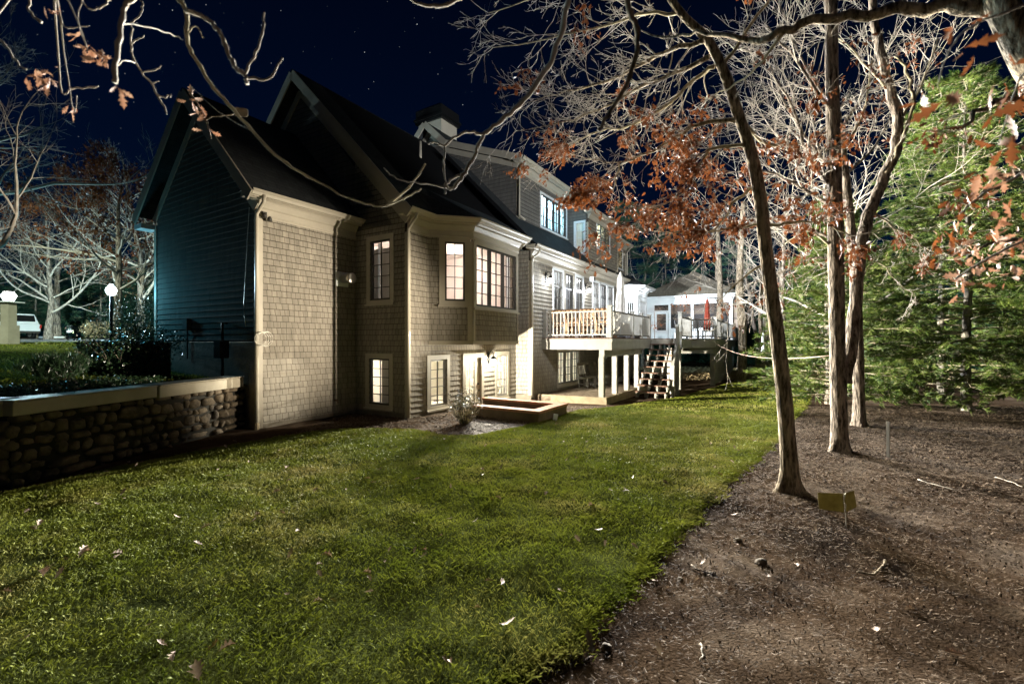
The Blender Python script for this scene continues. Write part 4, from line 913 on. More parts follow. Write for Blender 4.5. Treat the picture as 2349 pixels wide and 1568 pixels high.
u0 = chair('weathered chair stored on the gravel under the deck near the window', 'weathered chairs under the deck', M_teakg); u0.location = Hw(11.7, -3.0, .06); u0.rotation_euler = (0, 0, ROT-PI/2-.3)
copy_thing(u0, Hw(12.35, -2.95, .06), ROT-PI/2-.2, 'weathered chair under the deck behind the first one')
copy_thing(u0, Hw(12.95, -3.2, .06), ROT-PI/2+.5, 'farthest weathered chair half hidden behind the deck posts')
# market umbrellas
def closed_umbrella(name, label, a, b, zb, ztop, zlow, r, m, off=0):
    t = hthing(name, label, 'umbrella', (a, b, zb)); n = 28; mb = MB()
    MB().tube([(a, b, zb), (a, b, ztop+.05)], .022, 8).build('pole', M_metal if off else M_rail, t, True)
    prof = [(0, .03), (.06, .06), (.16, .11), (.42, .12), (.62, .155), (.8, .15), (.93, .19), (1, .17)]; vs = []; fs = []
    for i, (f, w) in enumerate(prof):
        z = ztop-(ztop-zlow)*f
        for k in range(n):
            q = 2*PI*k/n; rr = r*w/.19*(1+.22*math.sin(q*7+f*2)); vs.append((a+rr*math.cos(q), b+rr*math.sin(q), z+.05*math.sin(q*3)*f))
    for i in range(len(prof)-1):
        for k in range(n): fs.append((i*n+k, i*n+(k+1) % n, (i+1)*n+(k+1) % n, (i+1)*n+k))
    MB().add(vs, fs).build('canopy', m, t, True)
    MB().tube([(a+.115*r/.19*math.cos(q*PI/8), b+.115*r/.19*math.sin(q*PI/8), ztop-(ztop-zlow)*.42) for q in range(17)], .015, 6).build('tie', m, t, True)
    return t
t = closed_umbrella('closed_umbrella', 'tall closed off white umbrella standing behind the deck corner', 12.3, -4.2, DZ, 4.72, 2.9, .20, M_canvas); MB().lathe((12.3, -4.2, DZ), [(.26, 0), (.26, .06), (.06, .09), (.05, .25), (0, .25)], 20).build('base', M_metal, t)
ua, ub = 20.4, -6.3
t = closed_umbrella('cantilever_umbrella', 'closed red umbrella hanging from a curved black arm on the far deck', ua, ub, 2.45, 4.22, 2.5, .16, M_red, 1)
for k in (0, 1): MB().tube([(ua, ub, 4.28+.02*k), (ua+.3, ub-.35-.1*k, 4.25), (ua+.6, ub-.62-.13*k, 3.7), (ua+.8, ub-.72-.2*k, 2.9), (ua+.85, ub-.75-.2*k, DZ)], .022, 6).build('curved_arm', M_metal, t, True)
MB().box(ua+.5, ua+1.2, ub-1.0, ub-.5+.0, DZ, DZ+.06).build('base', M_metal, t)
# grill under cover
t = hthing('covered_grill', 'grey covered grill behind the far rail of the main deck', 'grill', (12.9, -4.4, DZ))
mb = MB(); mb.prism([(-.75, 0), (.75, 0), (.74, .8), (.5, .84), (.42, 1.08), (-.42, 1.08), (-.5, .84), (-.74, .8)], -.28, .28, lambda x, y, h: (12.75+x*.75, -4.55+h, DZ+y*.86)); o = mb.build('cover', M_grill, t); bv = o.modifiers.new('b', 'BEVEL'); bv.width = .04; bv.segments = 3
# metal patio set on the far deck
mset = chair('black metal chair at the small table on the far deck, left one', 'black metal chairs on the far deck', M_metal); mset.location = Hw(18.6, -5.9, DZ); mset.rotation_euler = (0, 0, ROT)
copy_thing(mset, Hw(19.4, -5.2, DZ), ROT-1.5, 'black metal chair beyond the small table on the far deck'); copy_thing(mset, Hw(18.9, -6.6, DZ), ROT+1.4, 'black metal chair nearest the far deck front rail')
t = hthing('bistro_table', 'round black metal table on the far deck', 'table', (19.3, -6.0, DZ)); MB().lathe((19.3, -6.0, DZ+.70), [(.5, 0), (.5, .025), (0, .026)], 24).build('table_top', M_metal, t); MB().lathe((19.3, -6, DZ), [(.22, 0), (.2, .03), (.03, .05), (.03, .70)], 12).build('pedestal', M_metal, t)
t = hthing('deck_bench', 'long pale bench cushion along the porch wall behind the far rail', 'bench', (24.5, -4.5, DZ)); MB().box(25.3, 25.9, -6.4, -3.6, DZ+.1, DZ+.42).build('seat', M_wht, t); MB().box(25.9, 26.1, -6.4, -3.6, DZ+.1, DZ+.75).build('backrest', M_wht, t)
# bird feeder, line, stake, sign
fp = at(1750, 786, 17); t = wthing('bird_feeder', 'white tube bird feeder hanging among the trees right of the porch', 'bird feeder', fp)
MB().lathe((fp.x, fp.y, fp.z-.33), [(.02, 0), (.075, .01), (.075, .06), (.055, .07), (.055, .60), (.085, .62), (.02, .70)], 12).build('tube_body', M_wht, t, True); MB().tube([(fp.x, fp.y, fp.z+.37), (fp.x+.02, fp.y, fp.z+1.9)], .006, 5).build('wire', M_rail, t)
q0, q1 = at(1640, 786, 21.6), at(1906, 815, 8.0); t = wthing('rope_line', 'thin pale rope running from the far deck to the rough barked tree', 'rope', q0)
MB().tube([q0.lerp(q1, i/20)+Vector((0, 0, -.6*4*(i/20)*(1-i/20)*.5)) for i in range(21)], .008, 5).build('rope', mat('rope', (.5, .36, .28), .8), t, True)
g_ = gp(2037, 1050); t = wthing('wooden_stake', 'thin pale wooden stake standing upright in the bare soil', 'stake', (*g_, 0)); MB().add([(g_[0]+x_, g_[1]+y_, z_) for z_ in (-.1, .60) for x_, y_ in ((-.017, .022), (-.005, -.028), (.012, -.022), (.000, .028))], [(0,3,2,1),(4,5,6,7),(0,1,5,4),(1,2,6,5),(2,3,7,6),(3,0,4,7)]).build('stake', M_cap, t)
g_ = gp(1938, 1214); t = wthing('small_sign', 'small olive lawn sign bent across the middle on a wire stem', 'sign', (*g_, 0)); gx_, gy_ = g_
sg = mat('sign_olive', (.17, .145, .065), .5, (.11, .09, .035), 7, trans=.5)
MB().add([(gx_-.20, gy_+.10, .175), (gx_-.005, gy_, .175), (gx_-.01, gy_+.02, .365), (gx_-.215, gy_+.10, .345), (gx_-.20, gy_+.104, .175), (gx_-.005, gy_+.004, .175), (gx_-.01, gy_+.024, .365), (gx_-.215, gy_+.104, .345)], [(0,1,2,3),(7,6,5,4),(0,4,5,1),(1,5,6,2),(2,6,7,3),(3,7,4,0)]).build('left_panel', sg, t)
MB().add([(gx_+.005, gy_, .175), (gx_+.195, gy_+.10, .20), (gx_+.165, gy_+.10, .37), (gx_+.003, gy_+.02, .365), (gx_+.005, gy_+.004, .175), (gx_+.195, gy_+.104, .20), (gx_+.165, gy_+.104, .37), (gx_+.003, gy_+.024, .365)], [(0,1,2,3),(7,6,5,4),(0,4,5,1),(1,5,6,2),(2,6,7,3),(3,7,4,0)]).build('right_panel', sg, t)
MB().tube([(gx_+.03, gy_+.02, -.05), (gx_, gy_-.006, .17), (gx_+.003, gy_-.008, .26), (gx_-.02, gy_-.008, .29), (gx_, gy_-.005, .375)], .0045, 6).build('wire_stem', M_steel, t)
# ================================================================== drive side
def lamp_post(x, y, Y, label):
    b = at(x, 789, Y); zt = at(x, 694, Y).z; t = wthing('lamp_post', label, 'lamp post', (b.x, b.y, up(b.x, b.y)))
    z0 = up(b.x, b.y); w = .17
    MB().box(b.x-w-.06, b.x+w+.06, b.y-w-.06, b.y+w+.06, z0-.2, z0+.85).box(b.x-w, b.x+w, b.y-w, b.y+w, z0+.85, zt).build('column', M_cap, t)
    MB().box(b.x-.34, b.x+.34, b.y-.34, b.y+.34, zt, zt+.05).build('cap', M_wht, t)
    MB().lathe((b.x, b.y, zt+.06), [(.12, 0), (.16, .02), (.24, .2), (.25, .26), (.17, .36), (.16, .40)], 10).build('lantern_glass', M_glow, t)
    mb = MB(); mb.lathe((b.x, b.y, zt+.46), [(.17, 0), (.13, .05), (.05, .08), (.0, .12)], 10)
    for k in range(10): q = 2*PI*k/10; mb.tube([(b.x+.15*math.cos(q), b.y+.15*math.sin(q), zt+.05), (b.x+.255*math.cos(q), b.y+.255*math.sin(q), zt+.30), (b.x+.17*math.cos(q), b.y+.17*math.sin(q), zt+.46)], .008, 4)
    mb.build('lantern_frame', M_dark, t); return t
lamp_post(20, 789, 19.6, 'pale square column lamp post with round lit lantern')
b = at(255, 666, 12.4); zg = up(b.x, b.y)
t = wthing('street_lamp', 'lit white globe lamp on a slim dark post by the shrubs', 'street lamp', (b.x, b.y, zg))
MB().tube([(b.x, b.y, zg-.1), (b.x, b.y, b.z-.14)], .035, 8).box(b.x-.16, b.x+.16, b.y-.01, b.y+.01, b.z-.45, b.z-.43).build('post', M_metal, t); MB().lathe(b, [(.05, -.13), (.09, -.11), (.125, .0), (.10, .08), (.05, .12), (.045, .16), (.0, .17)], 16).build('globe', M_glowt, t, True); MB().lathe(b, [(.06, .171), (.02, .2), (0, .21)], 10).build('finial', M_metal, t)
def car(kind, label, loc, rot, paint):
    t = thing('parked_'+kind, label, 'truck' if kind == 'pickup' else 'car', loc, rot)
    if kind == 'pickup':
        body = [(-2.7, .45), (-2.7, 1.0), (-.9, 1.08), (1.2, 1.12), (2.5, 1.0), (2.65, .75), (2.65, .42)]; cab = [(-.95, 1.07), (-.75, 1.72), (.55, 1.76), (1.25, 1.12)]; L = (-1.75, 1.75)
    else:
        body = [(-2.2, .45), (-2.22, 1.05), (1.1, 1.12), (2.1, 1.02), (2.25, .75), (2.25, .42)]; cab = [(-2.15, 1.05), (-1.95, 1.72), (.4, 1.78), (1.15, 1.12)]; L = (-1.4, 1.45)
    mb = MB(); mb.prism(body, -.93, .93, lambda x, y, h: (x, h, y)); o = mb.build('body', paint, t); bv = o.modifiers.new('b', 'BEVEL'); bv.width = .07; bv.segments = 3
    mb = MB(); n = len(cab); vs = [(x, s*(.88-.16*(z-1.07)/.7), z) for s in (-1, 1) for x, z in cab]; mb.add(vs, [tuple(range(n)), tuple(range(2*n-1, n-1, -1))]+[(i, n+i, n+(i+1) % n, (i+1) % n) for i in range(n)]); o = mb.build('cabin', paint, t); bv = o.modifiers.new('b', 'BEVEL'); bv.width = .05; bv.segments = 2
    mb = MB(); cx = sum(x for x, z in cab)/4
    gz = [(cx+(x-cx)*.84, 1.16+(z-1.07)*.74) for x, z in cab]
    for s in (-1, 1): mb.add([(x, s*(.895-.16*(z-1.07)/.7), z) for x, z in gz], [(0, 1, 2, 3) if s < 0 else (3, 2, 1, 0)])
    x0, z0 = cab[0]; x1, z1 = cab[1]; mb.add([(x0+(x1-x0)*f-.012, s*.68, z0+(z1-z0)*f) for f in (.22, .85) for s in (-1, 1)], [(0, 1, 3, 2)])
    x0, z0 = cab[3]; x1, z1 = cab[2]; mb.add([(x0+(x1-x0)*f+.02, s*.68, z0+(z1-z0)*f) for f in (.2, .88) for s in (-1, 1)], [(0, 1, 3, 2)]); mb.build('windows', M_metal, t)
    for x in L:
        for s in (-1, 1):
            mb = MB(); mb.lathe((0, 0, 0), [(.2, -.11), (.36, -.10), (.38, -.06), (.38, .06), (.36, .1), (.2, .11)], 20); mb.v = [(x+q[0], s*.86+q[2], .38+q[1]) for q in mb.v]; w = mb.build('wheel', M_metal, t, True)
            mb = MB(); mb.lathe((0, 0, 0), [(.0, -.118), (.21, -.112), (.21, .112), (0, .118)], 16); mb.v = [(x+q[0], s*.86+q[2], .38+q[1]) for q in mb.v]; mb.build('rim', M_steel, w)
    for s in (-1, 1): MB().box(body[0][0]-.015, body[0][0]+.05, s*.9-.06, s*.9+.06, .75, 1.0).build('tail_light', mat('red_lens', (.5, .03, .02), .3), t)
    MB().box(body[0][0]-.08, body[0][0]+.02, -.85, .85, .42, .56).build('bumper', M_steel if kind == 'pickup' else M_dark, t)
    return t
carw = mat('car_paint', (.62, .64, .65), .3, spec=.6)
p = at(2, 770, 31); car('suv', 'white sport utility car half hidden by the lamp post', (p.x, 31, up(p.x, 31)), PI-.25, carw)
p = at(178, 765, 50); car('pickup', 'silver pickup truck parked on the far drive', (p.x, 50, up(p.x, 50)), 2.35, carw)
p = at(98, 770, 34); t = wthing('blue_bin', 'small blue bin at the edge of the drive', 'bin', (p.x, 34, up(p.x, 34))); MB().lathe((p.x, 34, up(p.x, 34)), [(.2, 0), (.25, .55), (.27, .56), (.27, .6), (0, .6)], 14).build('bin_body', mat('blue_plastic', (.03, .22, .42), .4), t)
p = at(127, 768, 33); t = wthing('stone_bench', 'low pale stone slab edge beside the blue bin', 'stone slab', (p.x, 33, up(p.x, 33))); MB().box(p.x-1.0, p.x+1.0, 32.8, 33.2, up(p.x, 33)+.1, up(p.x, 33)+.22).build('slab', M_wht, t); MB().box(p.x-.8, p.x+.8, 32.9, 33.1, up(p.x, 33)-.1, up(p.x, 33)+.1).build('base', M_stone, t)
p = at(270, 760, 40); t = wthing('garden_statue', 'small white bird bath statue far beyond the drive', 'statue', (p.x, 40, up(p.x, 40))); z_ = up(p.x, 40); MB().lathe((p.x, 40, z_), [(.28, 0), (.22, .1), (.12, .2), (.14, .9), (.32, 1.0), (.34, 1.06), (.1, 1.08), (.09, 1.2), (.15, 1.35), (.12, 1.5), (.05, 1.55), (.09, 1.66), (0, 1.76)], 12).build('figure', M_wht, t, True)
# condensers by the gable
def ac(a, b, label, w=.45, h=.78):
    z0 = 1.1; t = hthing('air_conditioner', label, 'air conditioner', (a, b, z0), 'air conditioners behind the stone wall')
    mb = MB().box(a-w, a+w, b-w, b+w, z0-.1, z0+.02).box(a-w+.03, a+w-.03, b-w+.03, b+w-.03, z0+.02, z0+h)
    mb.build('cabinet', M_metal, t); mb = MB()
    for i in range(12): mb.box(a-w+.02, a+w-.02, b-w+.02, b+w-.02, z0+.10+i*.055, z0+.115+i*.055)
    mb.build('louvres', M_metal, t); MB().box(a-w, a+w, b-w, b+w, z0+h, z0+h+.03).lathe((a, b, z0+h+.031), [(w*.8, 0), (w*.8, .03), (w*.2, .05)], 20).build('lid', M_grill, t); return t
ac(-.9, 3.3, 'dark air conditioner cabinet by the gable foundation, right one'); ac(-1.2, 4.6, 'dark air conditioner cabinet farther along, left one')
# ================================================================== trees and plants
def batch_tubes(polys, n):
    """polys: list of (points k x 3, radii k) -> one vertex and one quad array"""
    Vs, Fs, base = [], [], 0; byk = {}
    for p, r in polys: byk.setdefault(len(p), []).append((p, r))
    for k, L in byk.items():
        P = np.array([a for a, _ in L], float); Rr = np.array([b for _, b in L], float); m = len(L)
        D = np.empty_like(P); D[:, 1:-1] = P[:, 2:]-P[:, :-2]; D[:, 0] = P[:, 1]-P[:, 0]; D[:, -1] = P[:, -1]-P[:, -2]
        D /= np.linalg.norm(D, axis=2, keepdims=True)+1e-9
        ref = np.tile(np.array([.21, .17, .96]), (m, 1)); tot = P[:, -1]-P[:, 0]; tot /= np.linalg.norm(tot, axis=1, keepdims=True)+1e-9
        bad = np.abs((tot*ref).sum(1)) > .85; ref[bad] = (.95, .2, .1)
        X = np.cross(D, ref[:, None, :]); X /= np.linalg.norm(X, axis=2, keepdims=True)+1e-9; Y = np.cross(D, X)
        th = np.arange(n)*2*PI/n; ring = X[:, :, None, :]*np.cos(th)[None, None, :, None]+Y[:, :, None, :]*np.sin(th)[None, None, :, None]
        V = P[:, :, None, :]+ring*Rr[:, :, None, None]
        i = np.arange(k-1)[:, None]; j = np.arange(n)[None, :]; a = i*n+j; b = i*n+(j+1) % n
        q = np.stack([a, b, b+n, a+n], -1).reshape(-1, 4)
        F = (q[None]+np.arange(m)[:, None, None]*(k*n)).reshape(-1, 4)+base
        Vs.append(V.reshape(-1, 3)); Fs.append(F); base += m*k*n
    return np.concatenate(Vs), np.concatenate(Fs)
def rv(r): return Vector((r.gauss(0, 1), r.gauss(0, 1), r.gauss(0, 1)))
def grow(out, tips, p, d, L, r, lvl, R_, trop=.02, crook=.28, kids=(2, 4), ang=(.45, 1.0), clip=None):
    n = max(3, min(9, int(L/.16)+2)) if lvl else 4
    pts = [tuple(p)]; rad = [r]; p = Vector(p); d = Vector(d).normalized(); nodes = []
    for i in range(n):
        d = (d+rv(R_)*crook*.55+Vector((0, 0, trop))).normalized(); p = p+d*(L/n); pts.append(tuple(p)); rad.append(max(.0026, r*(1-.72*(i+1)/n))); nodes.append((p.copy(), d.copy(), (i+1)/n))
    out.append((pts, rad))
    if lvl == 0: tips.append((p, d)); return
    for c in range(R_.randint(*kids)):
        q, dd, t = R_.choice(nodes[max(0, int(n*.2)):]); ax = dd.cross(rv(R_)).normalized(); a = R_.uniform(*ang)
        nd = (Matrix.Rotation(a, 3, ax) @ dd); nl = L*R_.uniform(.38, .68)*(1-.35*t)
        if clip and not clip(q+nd*nl*1.3): continue
        grow(out, tips, q, nd, nl, max(.0032, r*(1-.7*t)*.62), lvl-1, R_, trop, crook, kids, ang, clip)
    grow(out, tips, p, d, L*.5, rad[-1], lvl-1, R_, trop, crook, kids, ang, clip)
LEAFV = []; LEAFF = []
def _leaf():
    xs = [.0, .12, .24, .33, .46, .56, .70, .80, 1.0]; ws = [.01, .03, .22, .09, .36, .13, .27, .10, .0]
    V = []; 
    for x, w in zip(xs, ws): V += [(x, -w, .28*w+.12*(x-.5)**2), (x, 0, .0+.12*(x-.5)**2), (x, w, .28*w+.12*(x-.5)**2)]
    for i in (4,): pass
    F = []
    for i in range(len(xs)-1): F += [(3*i, 3*i+3, 3*i+4, 3*i+1), (3*i+1, 3*i+4, 3*i+5, 3*i+2)]
    V = np.array(V, float); V[:, 0] -= .0
    # lobes point forwards
    V[:, 0] += np.abs(V[:, 1])*.35
    return V, np.array(F)
LV, LF = _leaf()
def rotmats(k, tilt=None):
    a = nr.normal(size=(k, 4)); a /= np.linalg.norm(a, axis=1, keepdims=True); w, x, y, z = a.T
    return np.stack([1-2*(y*y+z*z), 2*(x*y-z*w), 2*(x*z+y*w), 2*(x*y+z*w), 1-2*(x*x+z*z), 2*(y*z-x*w), 2*(x*z-y*w), 2*(y*z+x*w), 1-2*(x*x+y*y)], 1).reshape(k, 3, 3)
def hang_mats(k, droop=.6):
    """x axis mostly downwards / outwards"""
    d = nr.normal(size=(k, 3)); d[:, 2] -= droop*2; d /= np.linalg.norm(d, axis=1, keepdims=True)
    r = nr.normal(size=(k, 3)); y = np.cross(d, r); y /= np.linalg.norm(y, axis=1, keepdims=True); z = np.cross(d, y)
    return np.stack([d, y, z], 2)
def leaves_arr(C_, size, droop=.6, curl=1.0):
    k = len(C_); Mx = hang_mats(k, droop); s = size*nr.uniform(.6, 1.2, k); base = LV.copy()
    B = np.repeat(base[None], k, 0); B[:, :, 2] += (nr.uniform(-.5, .9, k)*curl)[:, None]*B[:, :, 0]**2*.5; B[:, :, 1] *= nr.uniform(.5, 1.0, k)[:, None]
    V = np.einsum('kij,knj->kni', Mx, B)*s[:, None, None]+C_[:, None, :]
    F = (LF[None]+np.arange(k)[:, None, None]*len(LV)).reshape(-1, 4); return V.reshape(-1, 3), F
def leaf_mesh(name, C_, size, m, parent, droop=.6):
    V, F = leaves_arr(np.array(C_, float), size, droop); return np_mesh(name, V, F, m, parent)
def smooth_path(pts, rad, sub=4, wob_=.0, seed=1):
    R_ = random.Random(seed); P = [Vector(p) for p in pts]; o = []; rr = []
    for i in range(len(P)-1):
        p0, p1, p2, p3 = P[max(i-1, 0)], P[i], P[i+1], P[min(i+2, len(P)-1)]
        for j in range(sub):
            t = j/sub; o.append(.5*((2*p1)+(p2-p0)*t+(2*p0-5*p1+4*p2-p3)*t*t+(3*p1-p0-3*p2+p3)*t*t*t)+rv(R_)*wob_); rr.append(rad[i]+(rad[i+1]-rad[i])*t)
    o.append(P[-1]); rr.append(rad[-1]); return o, rr
def bark_tube(pts, rad, n=16, seed=0, amp=.06):
    """trunk skin with ridges"""
    mb = MB(); mb.tube(pts, rad, n); m = len(pts)
    for i in range(m):
        for k in range(n):
            v = Vector(mb.v[i*n+k]); c = Vector(pts[i]); hb = max(0, c.z-Vector(pts[0]).z-.25); s = (1+(.28*math.exp(-hb/.13)*math.cos(2*PI*k/n*4+seed) if n > 12 else 0))+amp*noise.noise(Vector((k*1.9+seed*7, v.z*1.7, seed)))+amp*.7*noise.noise(Vector((k*5.3, v.z*6, seed)))
            mb.v[i*n+k] = tuple(c+(v-c)*s)
    return mb
def limb_tree(name, label, trunk, limbs, seed, m_trunk, twig_m, lvl=2, leafy=(), base_flare=.4, twigL=.8, clip=None, group=None, extra=(), leaf_size=.095, every=3, trop=.02):
    """trunk/limbs: [(x_px, y_px, depth, radius)...] measured on the photograph, placed at their own distance"""
    R_ = random.Random(seed); tp = [at(*q[:3]) for q in trunk]; tr = [q[3]*.80 for q in trunk]
    t = wthing(name, label, 'tree', (tp[0].x, tp[0].y, hz(tp[0].x, tp[0].y)), group)
    sp, sr = smooth_path(tp, tr, 5); sp = [Vector(p) for p in sp]
    # root flare
    for i, p in enumerate(sp):
        hh_ = max(0, p.z-sp[0].z); sr[i] *= 1+base_flare*math.exp(-hh_/.16)
    sp.insert(0, sp[0]+Vector((0, 0, -.25))); sr.insert(0, sr[0]*1.15)
    tk = bark_tube(sp, sr, 20, seed).build('trunk', m_trunk, t, True)
    polys = []; tips = []; lc = []
    for li, (pts, dens, leafd) in enumerate(limbs):
        lp, lr = smooth_path([at(*q[:3]) for q in pts], [q[3]*.82 for q in pts], 4, .012, seed+li)
        bark_tube(lp, lr, 9, seed+li, .10).build('limb', twig_m if lr[0] < .03 else m_trunk, t, True)
        for i in range(2, len(lp)):
            dd = (lp[i]-lp[i-1]).normalized()
            for _ in range((1 if R_.random() < .8 else 0)+(1 if R_.random() < dens*.6 else 0)):
                ax = dd.cross(rv(R_)).normalized(); nd = Matrix.Rotation(R_.uniform(.4, 1.1), 3, ax) @ dd; tt = []
                nl = twigL*R_.uniform(.5, 1.25)*dens
                grow(polys, tt, lp[i], nd, nl, max(.0055, lr[i]*.42), lvl, R_, trop, clip=clip); tips += tt
                if R_.random() < leafd:
                    for q, d_ in tt:
                        if R_.random() < .5:
                            for _ in range(R_.randint(4, 9)): lc.append(tuple(q+rv(R_)*.04))
    if polys:
        V, F = batch_tubes(polys, 3); np_mesh('twigs', V, F, M_twig, t)
    if lc: leaf_mesh('leaves', lc, leaf_size, M_leaf, t)
    return t, tips
# ---- near oak leaning over the lawn edge (the sharp dark trunk)
tr1 = [(1812, 1130, 5.8, .125), (1808, 1040, 5.8, .118), (1797, 900, 5.8, .112), (1778, 740, 5.8, .105), (1758, 590, 5.82, .098), (1742, 450, 5.85, .095), (1722, 350, 5.9, .088), (1692, 260, 5.9, .08), (1662, 170, 5.9, .078), (1622, 92, 5.9, .07), (1572, 42, 5.9, .06), (1525, -20, 5.95, .052), (1450, -140, 6, .04), (1380, -330, 6, .02)]
lim1 = [([(1622, 95, 5.9, .045), (1540, 112, 6.2, .036), (1470, 150, 6.5, .03), (1385, 190, 6.9, .022), (1300, 210, 7.2, .014), (1210, 235, 7.5, .008)], .9, .03),
        ([(1628, 130, 5.9, .04), (1533, 175, 6.3, .032), (1463, 199, 6.6, .026), (1393, 245, 7, .02), (1289, 279, 7.4, .014), (1184, 300, 7.8, .007)], .9, .04),
        ([(1640, 150, 5.9, .036), (1585, 190, 6.2, .03), (1533, 238, 6.4, .026), (1446, 290, 6.9, .02), (1376, 300, 7.2, .014), (1306, 335, 7.5, .007)], .9, .06),
        ([(1695, 276, 5.9, .04), (1603, 287, 6.2, .032), (1533, 325, 6.5, .027), (1463, 360, 6.8, .02), (1421, 372, 7, .014), (1360, 366, 7.2, .010), (1280, 350, 7.4, .006)], .75, .6),
        ([(1421, 372, 7, .014), (1412, 420, 7.05, .012), (1380, 455, 7.1, .009), (1330, 462, 7.2, .005)], .45, 1.0),
        ([(1712, 335, 5.9, .032), (1640, 342, 6.1, .025), (1603, 377, 6.3, .02), (1570, 440, 6.5, .014), (1500, 480, 6.7, .009), (1440, 530, 6.9, .005)], .6, .7),
        ([(1742, 420, 5.9, .028), (1690, 460, 6.1, .02), (1640, 520, 6.3, .014), (1560, 560, 6.6, .007)], .6, .95),
        ([(1752, 515, 5.85, .025), (1800, 515, 5.7, .018), (1880, 507, 5.6, .013), (1950, 540, 5.6, .008)], .45, .7),
        ([(1572, 42, 5.9, .03), (1480, 30, 6.2, .024), (1380, 60, 6.6, .018), (1260, 90, 7, .012), (1130, 110, 7.4, .007)], 1.0, .05),
        ([(1525, -20, 5.95, .03), (1400, -40, 6.3, .022), (1250, -10, 6.8, .014), (1120, 30, 7.3, .008)], 1.0, .04),
        ([(1655, 160, 5.9, .03), (1720, 60, 6.0, .024), (1780, -20, 6.2, .016)], .9, .3),
        ([(1700, 280, 5.9, .03), (1760, 330, 6.1, .022), (1830, 330, 6.3, .012)], .8, .75),
        ([(1758, 600, 5.82, .02), (1700, 640, 6.1, .014), (1650, 690, 6.4, .007)], .4, .35),
        ([(1752, 515, 5.85, .024), (1690, 520, 6.1, .018), (1600, 535, 6.5, .012), (1500, 530, 7.0, .006)], .55, .6)]
limb_tree('oak_tree', 'leaning oak with smooth trunk and rusty leaves standing at the lawn edge', tr1, lim1, 11, M_bark, M_limb, lvl=2, twigL=.75, base_flare=.75, clip=lambda p: p.z > 2.7)
# ---- straight rough barked tree with its forked partner
tr2 = [(1926, 1034, 7.9, .165), (1924, 960, 7.9, .155), (1920, 800, 7.9, .15), (1916, 560, 7.9, .148), (1911, 330, 7.95, .135), (1907, 150, 8, .125), (1905, 0, 8, .115), (1900, -250, 8, .09), (1890, -520, 8, .03)]
lim2 = [([(1938, 880, 7.9, .10), (1950, 800, 7.95, .125), (1962, 690, 8, .12), (1970, 590, 8, .12), (1990, 495, 8.05, .115), (2025, 420, 8.1, .11), (2052, 340, 8.1, .105), (2055, 270, 8.1, .10), (2035, 180, 8.15, .09), (2012, 90, 8.2, .085), (2000, -40, 8.2, .07), (1990, -300, 8.3, .03)], .0, .0),
        ([(2030, 400, 8.05, .035), (2060, 340, 8, .035), (2084, 270, 7.95, .034), (2092, 215, 7.9, .032), (2078, 165, 7.9, .028), (2052, 130, 7.9, .02)], .15, .0),
        ([(1920, 345, 7.9, .03), (1960, 300, 8, .025), (1985, 240, 8.1, .02), (2000, 140, 8.2, .012)], .7, .1),
        ([(1900, 420, 7.9, .05), (1850, 350, 8.3, .04), (1820, 250, 8.7, .028), (1760, 160, 9.2, .014)], 1.2, .1),
        ([(1905, 470, 7.9, .045), (1820, 420, 8.3, .034), (1740, 390, 8.8, .02), (1640, 400, 9.3, .008)], 1.2, .3),
        ([(1905, 250, 7.9, .04), (1830, 150, 8.3, .03), (1760, 60, 8.8, .016)], 1.2, .05),
        ([(2055, 300, 8.1, .035), (2110, 200, 8.5, .025), (2150, 90, 9, .012)], 1.1, .05),
        ([(2030, 200, 8.1, .03), (1960, 120, 8.6, .02), (1880, 60, 9.2, .01)], 1.1, .05),
        ([(1990, 480, 8, .02), (2050, 520, 7.9, .016), (2110, 560, 7.8, .01), (2150, 570, 7.8, .006)], .35, .2),
        ([(1970, 640, 8, .014), (2010, 600, 7.9, .011), (2050, 640, 7.8, .009), (2100, 680, 7.7, .006)], .3, .0),
        ([(1903, 560, 7.9, .03), (1850, 530, 8.2, .02), (1800, 560, 8.6, .01)], .8, .8)]
limb_tree('rough_bark_tree', 'tall straight rough barked tree with a forked second stem', tr2, lim2, 23, M_bark2, M_limb, lvl=2, twigL=1.0, base_flare=.35)
# ---- slim tree right behind it
tr3 = [(1970, 980, 10.3, .15), (1968, 860, 10.3, .14), (1964, 700, 10.3, .13), (1950, 520, 10.4, .12), (1935, 380, 10.5, .11), (1920, 260, 10.6, .09), (1900, 120, 10.7, .07), (1890, -100, 10.8, .03)]
lim3 = [([(1945, 480, 10.4, .06), (1880, 400, 10.8, .045), (1800, 330, 11.3, .03), (1720, 230, 11.8, .012)], 1.5, .1),
        ([(1940, 420, 10.5, .05), (1860, 330, 10.9, .04), (1790, 220, 11.4, .025), (1750, 90, 12, .01)], 1.5, .05),
        ([(1935, 560, 10.4, .05), (1840, 520, 10.9, .036), (1740, 500, 11.5, .02), (1640, 520, 12, .008)], 1.3, .25),
        ([(1960, 620, 10.4, .04), (1880, 590, 10.8, .03), (1800, 620, 11.3, .02), (1720, 650, 11.8, .008)], 1.1, .5),
        ([(1920, 260, 10.6, .05), (1840, 140, 11, .03), (1780, -10, 11.6, .012)], 1.5, .05),
        ([(1925, 300, 10.6, .05), (2000, 180, 11, .03), (2060, 60, 11.6, .012)], 1.4, .05),
        ([(1940, 400, 10.5, .04), (2010, 330, 11, .025), (2060, 230, 11.6, .01)], 1.2, .05)]
limb_tree('slim_tree', 'slim bare tree standing just behind the rough barked tree', tr3, lim3, 31, M_bark2, M_twig, lvl=2, twigL=1.3, base_flare=.3)
